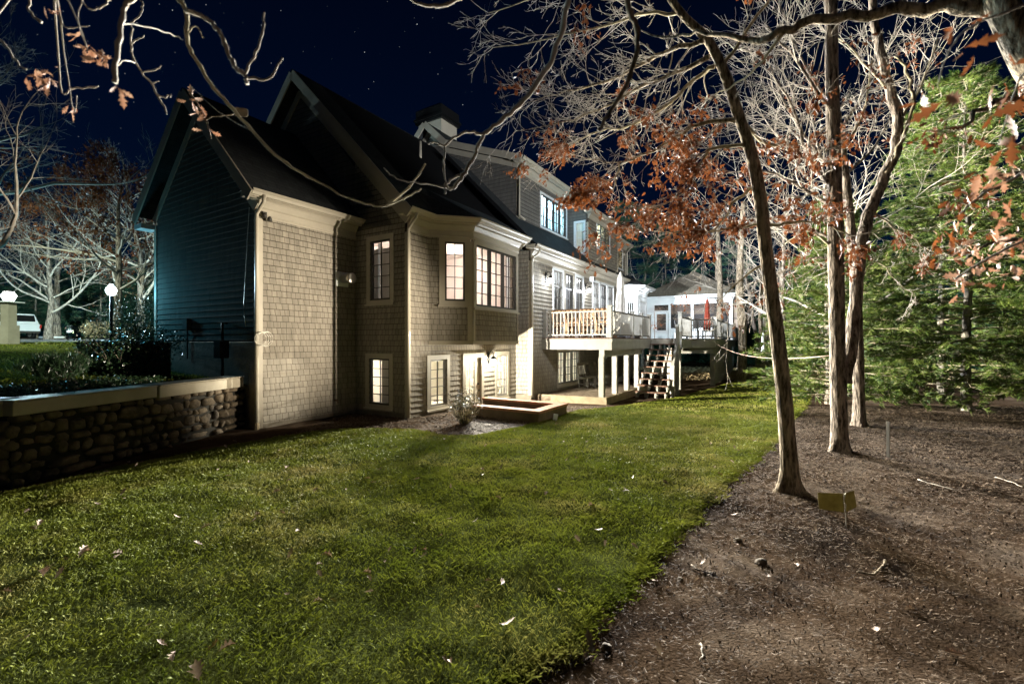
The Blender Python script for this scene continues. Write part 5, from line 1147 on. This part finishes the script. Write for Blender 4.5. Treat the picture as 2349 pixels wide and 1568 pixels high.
# ---- oak off to the right whose heavy limb crosses the top of the view
tr5 = [(2700, 1500, 3.4, .2), (2600, 800, 3.4, .19), (2450, 300, 3.4, .16), (2350, 120, 3.4, .13), (2290, 0, 3.4, .11), (2230, -160, 3.5, .08), (2180, -330, 3.6, .04)]
lim5 = [([(2350, 60, 3.4, .085), (2239, 26, 3.5, .066), (2150, 16, 3.6, .060), (2060, 27, 3.7, .056), (1970, 38, 3.8, .050), (1880, 48, 3.9, .046), (1800, 72, 4.0, .040), (1740, 90, 4.1, .035), (1680, 84, 4.2, .026), (1600, 72, 4.4, .018), (1540, 84, 4.6, .013), (1470, 70, 4.8, .008)], .0, .0),
        ([(1800, 72, 4.0, .018), (1750, 140, 4.2, .014), (1690, 190, 4.5, .010), (1620, 230, 4.8, .006)], .35, .1),
        ([(2450, 260, 3.4, .05), (2330, 230, 3.1, .03), (2260, 250, 2.9, .018), (2200, 300, 2.8, .009)], .3, .35),
        ([(2480, 420, 3.4, .04), (2360, 400, 3.0, .022), (2280, 430, 2.8, .012), (2220, 470, 2.7, .006)], .3, .4),
        ([(2520, 560, 3.4, .04), (2400, 540, 3.2, .022), (2300, 560, 3.0, .012), (2190, 580, 2.9, .006)], .3, .6)]
limb_tree('overhanging_oak', 'oak mostly out of frame at right whose heavy limb crosses the top', tr5, lim5, 47, M_bark, M_limb, lvl=1, twigL=.4, leaf_size=.07)
# ---- procedural bare trees
def bare_tree(name, label, x, y, h, seed, zf=hz, tm=None, bm=None, leafd=0, lvl=2, nl=13, group=None, lean=(0, 0), r0=.14, start=.3, width=.42):
    R_ = random.Random(seed); z0 = zf(x, y); t = wthing(name, label, 'tree', (x, y, z0), group); k = 9
    pts = []; p = Vector((x, y, z0-.2)); d = Vector((lean[0], lean[1], 1)).normalized()
    for i in range(k+1): pts.append(p.copy()); p = p+d*(h/k); d = (d+rv(R_)*.07+Vector((0, 0, .04))).normalized()
    rad = [r0*(1-.88*(i/k)**1.15)*(1+.5*math.exp(-i*2.2)) for i in range(k+1)]; sp, sr = smooth_path(pts, rad, 3)
    bark_tube(sp, sr, 10, seed).build('trunk', bm or M_bark2, t, True)
    polys = []; tips = []; lc = []
    for i in range(nl):
        f = start+(1-start)*(i+R_.random())/nl; j = min(len(sp)-2, int(f*(len(sp)-1))); az = i*2.4+R_.uniform(-.5, .5); el = R_.uniform(.25, .75)
        dd = Vector((math.cos(az), math.sin(az), el)).normalized(); tt = []
        grow(polys, tt, sp[j], dd, h*width*(1.15-f)*R_.uniform(.7, 1.2)+.3, sr[j]*.55, lvl, R_, .03, .22, (3, 5), (.45, .95)); tips += tt
        if leafd and (leafd > 1 or R_.random() < leafd):
            for q, d_ in tt:
                for _ in range(13 if leafd > 1 else 3): lc.append(tuple(q+rv(R_)*.10))
    V, F = batch_tubes(polys, 3); np_mesh('branches', V, F, tm or M_twig, t)
    if lc: leaf_mesh('leaves', lc, .15 if leafd > 1 else .13, M_leaf, t)
    return t
GW = 'bare trees in the woods'
wb = bare_tree('bare_tree', 'bare grey tree in the woods right behind the porch roof', 15.4, 28.5, 10.5, 5, lvl=2, nl=14, group=GW)
bare_tree('bare_tree', 'bare tree with rusty leaves between the porch and the straight tree', 11.5, 19.5, 8.5, 6, leafd=.22, lvl=2, nl=12, group=GW, r0=.16)
bare_tree('bare_tree', 'pale bare tree filling the gap left of the straight tree', 10.5, 15, 10.5, 9, lvl=2, nl=15, group=GW, start=.25, r0=.13)
# left side
wl = bare_tree('drive_oak', 'wide bare tree with rusty lower leaves left of the gable', -12.7, 10.3, 8.6, 12, up, leafd=.0, lvl=3, nl=13, r0=.2, start=.28, width=.5, tm=M_twig)
bare_tree('drive_oak', 'rusty leaved oak behind the lamp near the gable', -15.2, 17.5, 7.6, 13, up, leafd=2, lvl=2, nl=18, r0=.16, start=.33, width=.6)
bare_tree('roadside_tree', 'young bare tree with low spreading branches beyond the drive', -27.5, 27, 8, 14, up, leafd=.5, lvl=3, nl=16, group='trees beyond the drive', r0=.18, start=.2, width=.6)
rb = bare_tree('roadside_tree', 'pale bare tree just beyond the white globe lamp', -22, 27, 11, 15, up, lvl=3, nl=18, group='trees beyond the drive', r0=.22, start=.2, width=.5)
copy_thing(rb, Vector((-19.5, 30, up(-19.5, 30))), 1.9, 'bare tree close to the gable edge beyond the shrubs'); copy_thing(rb, Vector((-34, 34, up(-34, 34))), 3.1, 'far bare tree above the pickup truck'); copy_thing(rb, Vector((-41, 36, up(-41, 36))), 4.4, 'far bare tree at the left edge behind the square lamp post'); copy_thing(rb, Vector((-24, 40, up(-24, 40))), 5.2, 'farthest bare tree between the drive lamp and the gable')
copy_thing(wb, Vector((15, 30, hz(15, 30))), 2.1, 'bare tree deep in the woods behind the bird feeder'); copy_thing(wb, Vector((9.5, 33, hz(9, 33))), 4.0, 'bare tree rising behind the porch roof peak')
# plain woodland trunks
tk = wthing('woodland_trunk', 'dark trunk between porch and leaning oak, nearest the porch', 'tree', (11.6, 23, 0), 'dark trunks at the edge of the woods')
sp, sr = smooth_path([(11.6, 23, -.3), (11.65, 23, 2), (11.55, 23.1, 5), (11.7, 23, 9)], [.24, .2, .17, .1], 5); bark_tube(sp, sr, 12, 3).build('trunk', M_bark, tk, True)
for i, (x, y, l) in enumerate(((13.2, 24, 'dark trunk right of the bird feeder at the edge of the woods'), (14.6, 26, 'dark trunk behind the leaning oak at the edge of the woods'), (12.3, 27, 'thin dark trunk deeper in the woods by the porch corner'), (16.5, 28, 'dark trunk deep in the woods behind the straight tree'), (13.9, 31, 'farthest dark trunk left of the leaning oak'))): copy_thing(tk, Vector((x, y, hz(x, y))), i*1.3, l, .75+.12*(i % 3))
# ---- pines
def tuft_arr(C_, D_, L, n=12, w=.006):
    """needle tufts: n thin triangles fanned about direction D"""
    k = len(C_); d = D_[:, None, :]+nr.normal(0, .45, (k, n, 3)); d /= np.linalg.norm(d, axis=2, keepdims=True)
    s = np.cross(d, nr.normal(size=(k, n, 3))); s /= np.linalg.norm(s, axis=2, keepdims=True); l = L*nr.uniform(.7, 1.15, (k, n, 1)); b = C_[:, None, :]+nr.normal(0, L*.12, (k, n, 3))
    V = np.stack([b-s*w/2, b+s*w/2, b+d*l+s*w*.2], 2).reshape(-1, 3); return V, np.arange(k*n*3).reshape(-1, 3)
def pine(name, label, x, y, h, rad, seed, zf=hz, low=.12, nb=60, m=None, L=.13, w=.006, group=None, bm=None, n=12, r0=.13, tuft_step=.13, side=None):
    R_ = random.Random(seed); z0 = zf(x, y); t = wthing(name, label, 'tree', (x, y, z0), group)
    pts = [Vector((x+.06*math.sin(i*1.3+seed), y+.06*math.cos(i*1.1), z0-.2+h*i/8)) for i in range(9)]; rr = [r0*(1-.93*i/8) for i in range(9)]; sp, sr = smooth_path(pts, rr, 3)
    bark_tube(sp, sr, 10, seed).build('trunk', bm or M_pbark, t, True)
    polys = []; Cc = []; Dd = []
    for i in range(nb):
        f = low+(1-low)*i/nb+R_.uniform(-.01, .01); az = i*2.39996+R_.uniform(-.4, .4); zz = z0+h*f; Lb = rad*max(0, 1-f)**.7*R_.uniform(.65, 1.15)+.25
        d0 = Vector((math.cos(az), math.sin(az), .12)); k = max(4, int(Lb/.35)); P = Vector((x, y, zz)); pp = [tuple(P)]; nodes = []
        for j in range(k):
            d0 = (d0+Vector((R_.gauss(0, .09), R_.gauss(0, .09), -.035+R_.gauss(0, .04)))).normalized(); P = P+d0*Lb/k; pp.append(tuple(P)); nodes.append((P.copy(), d0.copy(), (j+1)/k))
        polys.append((pp, [.022*(1-.8*j/k)*(.5+Lb/rad) for j in range(k+1)]))
        for P_, d_, ft in nodes:
            if ft < .22: continue
            for s in (-1, 1):
                for _ in range(2):
                    sd = (d_*R_.uniform(.5, 1)+Vector((-d_.y, d_.x, R_.gauss(0, .25)))*s*R_.uniform(.5, 1)).normalized(); Ls = Lb*.34*R_.uniform(.5, 1.1)*(1.25-ft)+.12; q = P_.copy(); sp2 = [tuple(q)]; nn_ = max(2, int(Ls/tuft_step))
                    for j in range(nn_):
                        q = q+sd*(Ls/nn_); sd = (sd+rv(R_)*.12+Vector((0, 0, .02))).normalized(); sp2.append(tuple(q)); Cc.append(tuple(q)); Dd.append(tuple(sd))
                    polys.append((sp2, [.006]*len(sp2)))
    V, F = batch_tubes(polys, 3); np_mesh('branches', V, F, M_limb if m is None else M_bark, t)
    V, F = tuft_arr(np.array(Cc), np.array(Dd), L, n, w); np_mesh('needles', V, F, m or M_pine, t); return t
GP = 'pines at the right edge of the woods'
pine('pine_tree', 'bright green pine at the right with a pale patchy trunk', 12.6, 12.6, 9.5, 3.3, 2, nb=130, group=GP, low=.06, n=11, w=.019, L=.15, tuft_step=.115)
pine('pine_tree', 'young pine with drooping boughs right behind the straight tree', 9.7, 13.4, 5.6, 2.6, 3, nb=100, group=GP, low=.06, n=11, L=.15, w=.019, tuft_step=.12, r0=.08)
pine('pine_tree', 'pine reaching in from beyond the right edge', 14.3, 10.4, 8.0, 3.2, 4, nb=110, group=GP, low=.10, n=11, L=.15, w=.018, tuft_step=.12)
pine('pine_tree', 'dark green pine farther back between the others', 16.5, 17.5, 12, 3.6, 8, nb=120, group=GP, low=.12, n=9, w=.03, L=.22, tuft_step=.19)
pine('pine_tree', 'tall pine farther back beyond the straight tree', 15.2, 21.5, 9.0, 3.2, 16, nb=100, group=GP, low=.08, n=9, w=.03, L=.24, tuft_step=.22)
pine('pine_tree', 'broad green pine filling the gap at the far right edge', 19.0, 14.6, 11, 3.8, 18, nb=110, group=GP, low=.08, n=9, w=.026, L=.2, tuft_step=.18)
pf_ = pine('far_pine', 'dark teal pine towering behind the far end of the house', 8.5, 34, 12.5, 4.0, 9, m=M_pined, nb=60, n=9, w=.028, L=.30, tuft_step=.34, group='dark pines far behind', low=.18)
for i, (x, y, sc, l) in enumerate(((12.5, 37, .95, 'dark teal pine right above the porch roof'), (17.5, 36, .8, 'dark pine deep behind the bird feeder'), (24, 34, .9, 'dark pine far behind the green pines'))): copy_thing(pf_, Vector((x, y, hz(x, y))), i*1.7, l, sc)
for i, (x, y, sc, l) in enumerate(((-46, 44, .8, 'dark pine far beyond the parked white car'), (-38, 42, .75, 'dark pine between the car and the pickup'), (-31, 40, .85, 'green tinged pine above the pickup truck'), (-27, 45, .9, 'dark pine left of the globe lamp far beyond'), (-21.5, 36, .7, 'dark pine just left of the gable edge'))): copy_thing(pf_, Vector((x, y, up(x, y))), i*2.1, l, sc)
# ---- shrubs
def shrub(name, label, x, y, rx, ry, h, n, seed, zf=up, m=None, size=.05, stems=40, group=None, stem_m=None, cat='shrub', spiky=False):
    R_ = random.Random(seed); z0 = zf(x, y); t = wthing(name, label, cat, (x, y, z0), group); polys = []; Cc = []
    for i in range(stems):
        az = R_.uniform(0, 2*PI); q = R_.uniform(.2, 1); d = Vector((math.cos(az)*rx*q, math.sin(az)*ry*q, h*(1.05-.35*q*q)*R_.uniform(.8, 1.1))); P = Vector((x+.1*rx*math.cos(az), y+.1*ry*math.sin(az), z0)); pp = [tuple(P)]
        for j in range(1, 6):
            f = j/5; Q = P+Vector((d.x*f**.8, d.y*f**.8, d.z*f**1.1))+rv(R_)*.03; pp.append(tuple(Q))
            if j > 1:
                for _ in range(max(1, n//(stems*4))): Cc.append(tuple(Q+Vector((R_.gauss(0, .13*rx), R_.gauss(0, .13*ry), R_.gauss(0, .10*h)))))
        polys.append((pp, [.012, .010, .008, .006, .005, .003]))
    V, F = batch_tubes(polys, 3); np_mesh('stems', V, F, stem_m or M_bark, t)
    Cc = np.array(Cc); k = len(Cc)
    if spiky: V, F = tuft_arr(Cc, np.tile(np.array([0, 0, 1.0]), (k, 1)), size, 5, .012); np_mesh('leaves', V, F, m or M_hedge, t); return t
    B = np.array([(0, 0, 0), (.5, -.25, .06), (1, 0, 0), (.5, .25, .06)]); Mx = rotmats(k); V = np.einsum('kij,nj->kni', Mx, B)*(size*nr.uniform(.6, 1.3, k))[:, None, None]+Cc[:, None, :]
    np_mesh('leaves', V.reshape(-1, 3), np.arange(k*4).reshape(-1, 4), m or M_hedge, t); return t
g_ = gp(1062, 978); shrub('bare_bush', 'small rounded twiggy bush growing in front of the garden door', g_[0], g_[1]+.25, .42, .36, .78, 900, 4, hz, M_bushl, .045, 70, stem_m=M_limb, cat='bush')
GS = 'dark shrubs behind the stone wall'
shrub('shrub', 'big dark glossy shrub left of the air conditioners', -8.9, 10.6, 1.0, .9, 1.05, 5200, 5, group=GS, size=.06, stems=60)
shrub('shrub', 'low dark shrub spilling over the stone wall cap', -7.6, 8.4, .8, 1.0, .16, 3600, 6, group=GS, size=.05, stems=50)
shrub('shrub', 'spreading dark shrub at the left edge above the wall', -8.2, 6.8, 1.2, .7, .10, 4200, 7, group=GS, size=.045, stems=50)
shrub('shrub', 'upright dark spiky plants in front of the big shrub', -9.25, 9.3, .42, .5, .42, 1800, 8, group=GS, size=.12, stems=44, spiky=True)
shrub('shrub', 'pale green lit shrub at the far corner of the gable', -11.6, 14.4, .9, .8, .7, 3600, 9, group=GS, size=.07, stems=50, m=mat('lit_leaf', (.09, .16, .07), .4, (.16, .24, .12), 5, spec=.5))  # leaf green lightened, lamp light put into its colour
shrub('shrub', 'dark spreading conifer between globe lamp and gable', -12.2, 15.3, 1.3, 1.2, 1.9, 6500, 10, group=GS, size=.10, stems=60, m=M_hedge, spiky=True)
shrub('drive_hedge', 'low dry hedge beside the pickup truck', -25.2, 31, 2.2, .7, .85, 3600, 11, size=.22, stems=60, m=M_straw, spiky=True, cat='hedge', group='dry hedges along the drive'); shrub('drive_hedge', 'low dry hedge right of the stone slab', -27.9, 30.6, .9, .6, .9, 2000, 12, size=.22, stems=40, m=M_straw, spiky=True, cat='hedge', group='dry hedges along the drive')
shrub('drive_hedge', 'dry hedge between the pickup and the gable edge', -19.5, 29, 2.6, .7, .8, 3600, 13, size=.2, stems=60, m=M_straw, spiky=True, cat='hedge', group='dry hedges along the drive')
X, Y = scatter(9, 30, 24.5, 32, 14000, lambda X, Y: X > -99); blades('forest_undergrowth', X, Y, zfield(X, Y, hz), nr.uniform(.1, .4, len(X)), np.full(len(X), .05), M_straw)['kind'] = 'stuff'
# ================================================================== branches hanging close to the camera
def near_branch(label, paths, seed, leaf=(), lsize=.07, m=None):
    p0_ = at(*paths[0][0][:3]); paths = [([(120, -90, 1.7, 4)]+q if seed == 8 else q) for q in paths]; t = wthing('hanging_branch', label, 'branch', p0_, 'branches hanging close to the camera'); mb = MB()
    for i, pts in enumerate(paths):
        sp, sr = smooth_path([at(*q[:3]) for q in pts], [q[3]*q[2]/1043.5/2 for q in pts], 5, .0012*pts[0][2], seed+i)
        for k in range(2, len(sr), 4): sr[k] *= 1.22
        mb.tube(sp, sr, 8)
    mb.build('bark', m or M_twig, t, True)
    if leaf:
        C_ = []; R_ = random.Random(seed)
        for (x, y, Y, n, s) in leaf:
            for _ in range(n): C_.append(tuple(at(x+R_.gauss(0, s), y+R_.gauss(0, s*.8), Y+R_.gauss(0, .05))))
        leaf_mesh('leaves', C_, lsize, M_leafp, t)
    return t
near_branch('thick pale twig hanging straight down at upper left with a leaf at its tip', [[(335, -25, 1.3, 10), (310, -5, 1.3, 10), (287, 13, 1.3, 10), (278, 53, 1.3, 10), (267, 133, 1.3, 10), (262, 190, 1.3, 11)], [(278, 53, 1.3, 3), (330, 60, 1.4, 2), (400, 80, 1.6, 1.5), (420, 92, 1.6, 1)]], 1, [(275, 205, 1.3, 5, 6)], .045)
near_branch('long curved twig sweeping down from the top across the dark roof', [[(395, -25, 1.5, 11), (413, 0, 1.5, 10), (428, 30, 1.5, 9), (430, 93, 1.5, 8), (447, 133, 1.5, 7.5), (483, 190, 1.55, 7), (533, 250, 1.6, 7), (577, 300, 1.65, 6), (633, 357, 1.7, 6), (693, 397, 1.8, 5), (745, 425, 1.85, 4), (783, 447, 1.9, 3.5), (840, 468, 1.95, 4), (885, 470, 2, 5), (940, 425, 2, 5), (975, 375, 2, 4)], [(885, 470, 2, 5), (925, 455, 2, 4), (966, 433, 2, 3)], [(430, 75, 1.5, 4), (450, 60, 1.5, 3), (465, 86, 1.5, 2)]], 2, m=M_limb)
near_branch('forked pale twig curling to the right at the top left', [[(425, 24, 1.4, 9), (470, 40, 1.4, 9), (497, 65, 1.4, 9), (520, 110, 1.4, 9), (543, 158, 1.4, 9), (566, 178, 1.4, 8), (566, 192, 1.4, 8)], [(560, 172, 1.4, 6), (580, 130, 1.4, 5), (602, 80, 1.4, 5), (606, 30, 1.4, 4)], [(566, 176, 1.4, 6), (615, 180, 1.4, 5), (648, 133, 1.4, 4)]], 3)
near_branch('thin jointed twig zigzagging down beside the thick pale twig', [[(318, -15, 1.8, 3), (325, 10, 1.8, 3.5), (323, 35, 1.8, 3.5), (305, 52, 1.8, 3)], [(305, 52, 1.8, 3), (300, 100, 1.8, 4), (310, 145, 1.8, 4), (345, 190, 1.8, 4), (360, 218, 1.8, 4), (382, 262, 1.8, 3)], [(300, 100, 1.8, 3), (318, 90, 1.8, 3), (330, 83, 1.8, 2.5)], [(328, 166, 1.8, 3), (358, 160, 1.8, 3), (368, 150, 1.8, 2)], [(360, 218, 1.8, 3), (378, 224, 1.8, 3), (393, 218, 1.8, 3)], [(345, 190, 1.8, 3), (365, 187, 1.8, 2)], [(268, 150, 1.3, 2), (290, 140, 1.6, 2), (310, 145, 1.8, 3)]], 4)
near_branch('long pale branch reaching down past the chimney with forked tips', [[(1335, -60, 1.9, 12), (1305, 0, 1.9, 12), (1290, 60, 1.9, 12), (1268, 130, 1.9, 11), (1245, 172, 1.9, 11), (1200, 230, 1.9, 10), (1150, 278, 1.9, 9), (1110, 308, 1.9, 8), (1090, 350, 1.9, 8), (1065, 395, 1.9, 9), (1045, 425, 1.9, 8), (1030, 432, 1.9, 5), (1022, 422, 1.9, 4)], [(1108, 308, 1.9, 6), (1070, 303, 1.9, 5), (1040, 318, 1.9, 5), (1020, 335, 1.9, 4), (1000, 328, 1.9, 3), (980, 330, 1.9, 2)], [(1020, 335, 1.9, 4), (1018, 380, 1.9, 4), (1021, 425, 1.9, 4), (1020, 445, 1.9, 4)], [(1060, 400, 1.9, 6), (1040, 408, 1.9, 5), (1022, 424, 1.9, 4)], [(1030, 430, 1.9, 4), (980, 422, 1.9, 3), (910, 410, 1.9, 2), (880, 385, 1.9, 2)]], 5)
near_branch('faint grey branch hanging in front of the oak crown at the top', [[(1430, -40, 1.6, 13), (1442, 20, 1.6, 13), (1462, 70, 1.6, 12), (1458, 130, 1.6, 11), (1435, 200, 1.6, 10), (1400, 255, 1.6, 9), (1372, 300, 1.6, 7)]], 6, m=M_bark)
near_branch('short twig dipping into view along the top edge', [[(930, -8, 1.4, 5), (960, 8, 1.4, 6), (1000, 14, 1.4, 8), (1030, 10, 1.4, 8), (1065, -10, 1.4, 8)]], 7)
near_branch('slender twigs with pale dead leaves at the far upper left', [[(-30, 60, 1.7, 4), (10, 100, 1.7, 4), (35, 140, 1.7, 4), (60, 160, 1.7, 3)], [(80, -20, 1.6, 5), (66, 25, 1.6, 5), (95, 52, 1.6, 6)], [(140, 195, 1.8, 3), (165, 203, 1.8, 3), (225, 198, 1.8, 3)], [(195, 12, 1.6, 3), (230, 18, 1.6, 4), (255, -5, 1.6, 4)], [(135, 40, 1.6, 3), (160, 64, 1.6, 3), (205, 60, 1.6, 2)], [(165, 240, 1.8, 2), (176, 220, 1.8, 2)], [(200, 108, 1.6, 2), (180, 60, 1.6, 2), (190, -20, 1.6, 3)]], 8, [(95, 170, 1.7, 26, 15), (200, 110, 1.6, 10, 9), (228, 135, 1.6, 14, 8), (125, 20, 1.6, 6, 9), (168, 250, 1.8, 4, 6), (178, 78, 1.7, 3, 6)], .042)
near_branch('clump of dry leaves and twigs hanging over the small gable peak', [[(432, 210, 2.6, 3), (455, 240, 2.6, 4), (470, 275, 2.6, 3), (484, 318, 2.6, 2)], [(470, 272, 2.6, 3), (500, 268, 2.6, 3), (535, 262, 2.6, 3)], [(577, 300, 1.65, 3), (500, 255, 2.2, 2), (440, 200, 2.6, 2)]], 9, [(447, 232, 2.6, 9, 9), (465, 262, 2.6, 7, 9), (480, 300, 2.6, 3, 6)], .062, m=M_bark)
p = at(552, 257, 2.4); t = wthing('pale_leaf', 'rounded pale dry leaf at a twig tip above the small roof', 'leaf', p, None); bl = MB(); q = [(-.036, -.012), (-.03, -.02), (.03, -.026), (.038, -.018), (.036, .012), (.03, .018), (-.025, .026), (-.036, .018)]; bl.prism(q, 0, .002, lambda x, y, h: (p.x+x, p.y+h+.2*x*x, p.z+y)); bl.build('leaf_blade', M_curb, t)
# orange leaves close at the right edge
def leaf_spray(label, paths, leaf, seed, size, m): 
    t = near_branch(label, paths, seed); C_ = []; R_ = random.Random(seed)
    for (x, y, Y, n, s) in leaf:
        for _ in range(n): C_.append(tuple(at(x+R_.gauss(0, s*1.2), y+R_.gauss(0, s), Y+R_.gauss(0, .06))))
    leaf_mesh('leaves', C_, size, m, t, .25)
leaf_spray('blurred orange oak leaves close to the camera at the upper right', [[(2420, -20, 1.3, 8), (2330, 20, 1.25, 6), (2230, 60, 1.2, 4), (2180, 110, 1.2, 3), (2150, 200, 1.2, 2)], [(2430, 120, 1.3, 6), (2340, 180, 1.3, 4), (2290, 330, 1.3, 2)]],
           [(2110, 235, 1.0, 2, 5), (2165, 225, 1.0, 2, 6), (2195, 60, 1.0, 4, 12), (2215, 110, 1.0, 3, 10), (2330, 150, 1.1, 3, 14), (2300, 205, 1.1, 2, 10), (2270, 258, 1.1, 2, 6), (2330, 310, 1.0, 3, 10), (2320, 345, 1.1, 3, 10)], 21, .055, M_leaf)
leaf_spray('rusty oak leaf spray beside the pines at the right edge', [[(2440, 330, 2.0, 8), (2340, 400, 2, 6), (2260, 440, 2, 4), (2200, 490, 2, 3)], [(2430, 520, 2.2, 6), (2330, 560, 2.2, 5), (2250, 600, 2.2, 4), (2190, 640, 2.2, 3)]],
           [(2330, 390, 1.4, 4, 12), (2280, 425, 1.5, 6, 14), (2320, 470, 1.5, 6, 14), (2240, 440, 1.6, 4, 10), (2190, 500, 1.6, 3, 5), (2290, 520, 1.6, 5, 10), (2300, 570, 2.4, 26, 26), (2250, 600, 2.4, 22, 22), (2200, 640, 2.4, 18, 14), (2330, 620, 2.4, 14, 20), (2210, 560, 2.4, 8, 14)], 22, .062, M_leafp)
# ---- fallen leaves, stones, sticks
def fallen(name, me_v, me_f, m): 
    o = np_mesh(name, me_v, me_f, m); return o
base = []
for i in range(4):
    V = LV.copy(); V[:, 2] += (-.5+.5*i)*V[:, 0]**2*.5+(.9-.35*i)*np.abs(V[:, 1]); V[:, 1] *= (.95, .6, .8, .7)[i]; V[:, 0] -= .5; V *= .095
    base.append((V, LF))
spots = [(95, 1318, 2.0, 'largest pale fallen leaf at lower left of the lawn'), (190, 1272, 1.6, 'upright pale fallen leaf right of the largest one'), (78, 1222, 1.2, 'tan fallen leaf above the largest one'), (135, 1325, 1.0, 'small tan leaf touching the largest fallen leaf'), (270, 1275, 1.0, 'pair leaf right of the upright one'), (15, 1365, 1.0, 'orange tan leaf near the left edge'), (455, 1255, 1, None), (665, 1280, 1, None), (725, 1128, .9, None), (842, 1103, 1, None), (955, 1105, 1, None), (1128, 1155, 1, None), (1355, 1165, 1.4, None), (1345, 1018, 1, None), (1113, 1027, 1, None), (1150, 1077, 1, None), (1222, 1052, 1, None), (1235, 1015, 1, None), (1325, 1248, 1, None), (1165, 1445, 1.3, None), (1155, 1346, 1, None), (1122, 1343, .8, None), (1507, 1333, 1.3, None), (1355, 1475, 1.5, None), (1345, 1500, 1, None), (1823, 1290, 1.1, None), (1758, 1317, 1.1, None), (1612, 1288, .9, None), (1450, 1100, 1, None), (1452, 1262, .8, None), (765, 1392, 1, None), (485, 1503, 1.2, None), (520, 1495, 1, None), (400, 1518, 1.2, None), (455, 1558, 1.6, None), (405, 1192, .8, None), (590, 1185, .8, None), (500, 1083, .9, None), (525, 1098, .9, None), (1065, 1120, .8, None), (1276, 975, 1.1, None), (1008, 1240, .8, None), (845, 1370, .8, None), (1690, 1245, .8, None), (1600, 1325, .8, None), (1960, 1330, .8, None), (1780, 1110, .9, None), (1870, 1205, .8, None), (2090, 1390, 1, None), (2190, 1490, 1.2, None), (2010, 1440, 1, None), (1640, 1140, .9, None), (1020, 1010, .9, None), (1180, 990, .8, None), (1300, 1060, .8, None), (1400, 1130, .7, None), (1480, 1010, .7, None), (1560, 960, .8, None), (1030, 1200, .8, None), (1090, 1205, .8, None)]
R_ = random.Random(5); msh = {}
for _ in range(105):
    spots.append((R_.uniform(40, 1750), 1568-(568*R_.random()**.6), R_.uniform(.6, 1.1), None))
for i, (x, y, s, l) in enumerate(spots):
    g0 = gp(x, y, .05); on = bool(inside_arr(np.array([g0[0]]), np.array([g0[1]]))[0]); b = i % 4
    if b not in msh:
        o = fallen('fallen_leaf', *base[b], M_litter); msh[b] = o
    else: o = msh[b].copy(); C.objects.link(o)
    o.location = (g0[0], g0[1], hz(*g0)+(.085 if on else .03)); o.rotation_euler = (R_.uniform(-.35, .35), R_.uniform(-.5, .3), R_.uniform(0, 6.3)); o.scale = (s,)*3
    tag(o, l or ('small pale fallen oak leaf scattered on the lawn grass' if on else 'small pale fallen oak leaf scattered on the bare soil'), 'leaf', 'fallen oak leaves')
def stone(x, y, s, label, m=M_stone):
    g0 = gp(x, y); mb = MB(); blob(mb, (g0[0], g0[1], hz(*g0)+s*.35), s*.6, s*.5, s*.45, Vector((1, 0, 0)), Vector((0, 1, 0)), int(x)); o = mb.build('stone', m, None, True); tag(o, label, 'stone', 'small stones on the bare soil')
stone(1745, 1298, .075, 'round tan stone in the bare soil near a pale leaf'); stone(1390, 1492, .05, 'small stone near the bottom of the lawn edge'); stone(1692, 1245, .06, 'dark stone in the soil below the lawn corner'); stone(1560, 1335, .035, 'tiny pale stone beside a leaf near the lawn edge')
def stick(pts, label, r=.006):
    g0 = [gp(x, y) for x, y in pts]; mb = MB(); sp, sr = smooth_path([(q[0], q[1], hz(*q)+.03) for q in g0], [r*(1-.5*i/len(g0)) for i in range(len(g0))], 4, .004, int(pts[0][0])); mb.tube(sp, sr, 6); o = mb.build('fallen_stick', M_bark if r > .008 else M_twig, None, True); tag(o, label, 'stick', 'sticks lying on the bare soil')
stick([(2030, 1290), (2020, 1310), (2005, 1322), (1965, 1318)], 'dark forked stick right of the small sign', .012); stick([(1605, 1490), (1612, 1510), (1606, 1530)], 'short curved pale stick low in the bare soil', .006); stick([(2105, 1105), (2150, 1118), (2190, 1128)], 'pale thin stick on the soil right of the wooden stake', .006); stick([(1640, 1322), (1600, 1318), (1585, 1305)], 'dark short stick near the middle of the bare soil', .010); stick([(2280, 1098), (2320, 1110), (2345, 1120)], 'long thin stick near the right edge', .007)

# ---- the woods beyond, read as one mass
def far_woods(name, pts, n, zf, hmax, seed):
    X = []; Y = []; Z = []
    r_ = np.random.default_rng(seed); P = np.array(pts, float); seg = r_.integers(0, len(P)-1, n); t_ = r_.uniform(0, 1, n)
    xy = P[seg]*(1-t_)[:, None]+P[seg+1]*t_[:, None]+r_.normal(0, 1.6, (n, 2))
    top = np.array([hmax*(.62+.55*noise.noise(Vector((x*.16, y*.16, seed)))+.22*noise.noise(Vector((x*.7, y*.7, seed)))) for x, y in xy])
    z = np.array([zf(x, y) for x, y in xy])+top*r_.uniform(0, 1, n)**.8
    C_ = np.stack([xy[:, 0], xy[:, 1], z], 1); D_ = r_.normal(0, 1, (n, 3))*np.array([1, 1, .35]); D_ /= np.linalg.norm(D_, axis=1, keepdims=True)
    V, F = tuft_arr(C_, D_, .62, 8, .05); o = np_mesh(name, V, F, M_pined); o['kind'] = 'stuff'
far_woods('distant_woods', [(-75, 46), (-50, 49), (-34, 50), (-20, 48), (-8, 50)], 17000, up, 9, 3)
far_woods('distant_woods', [(6, 46), (14, 42), (24, 38), (34, 30), (40, 20)], 17000, hz, 9.5, 4)
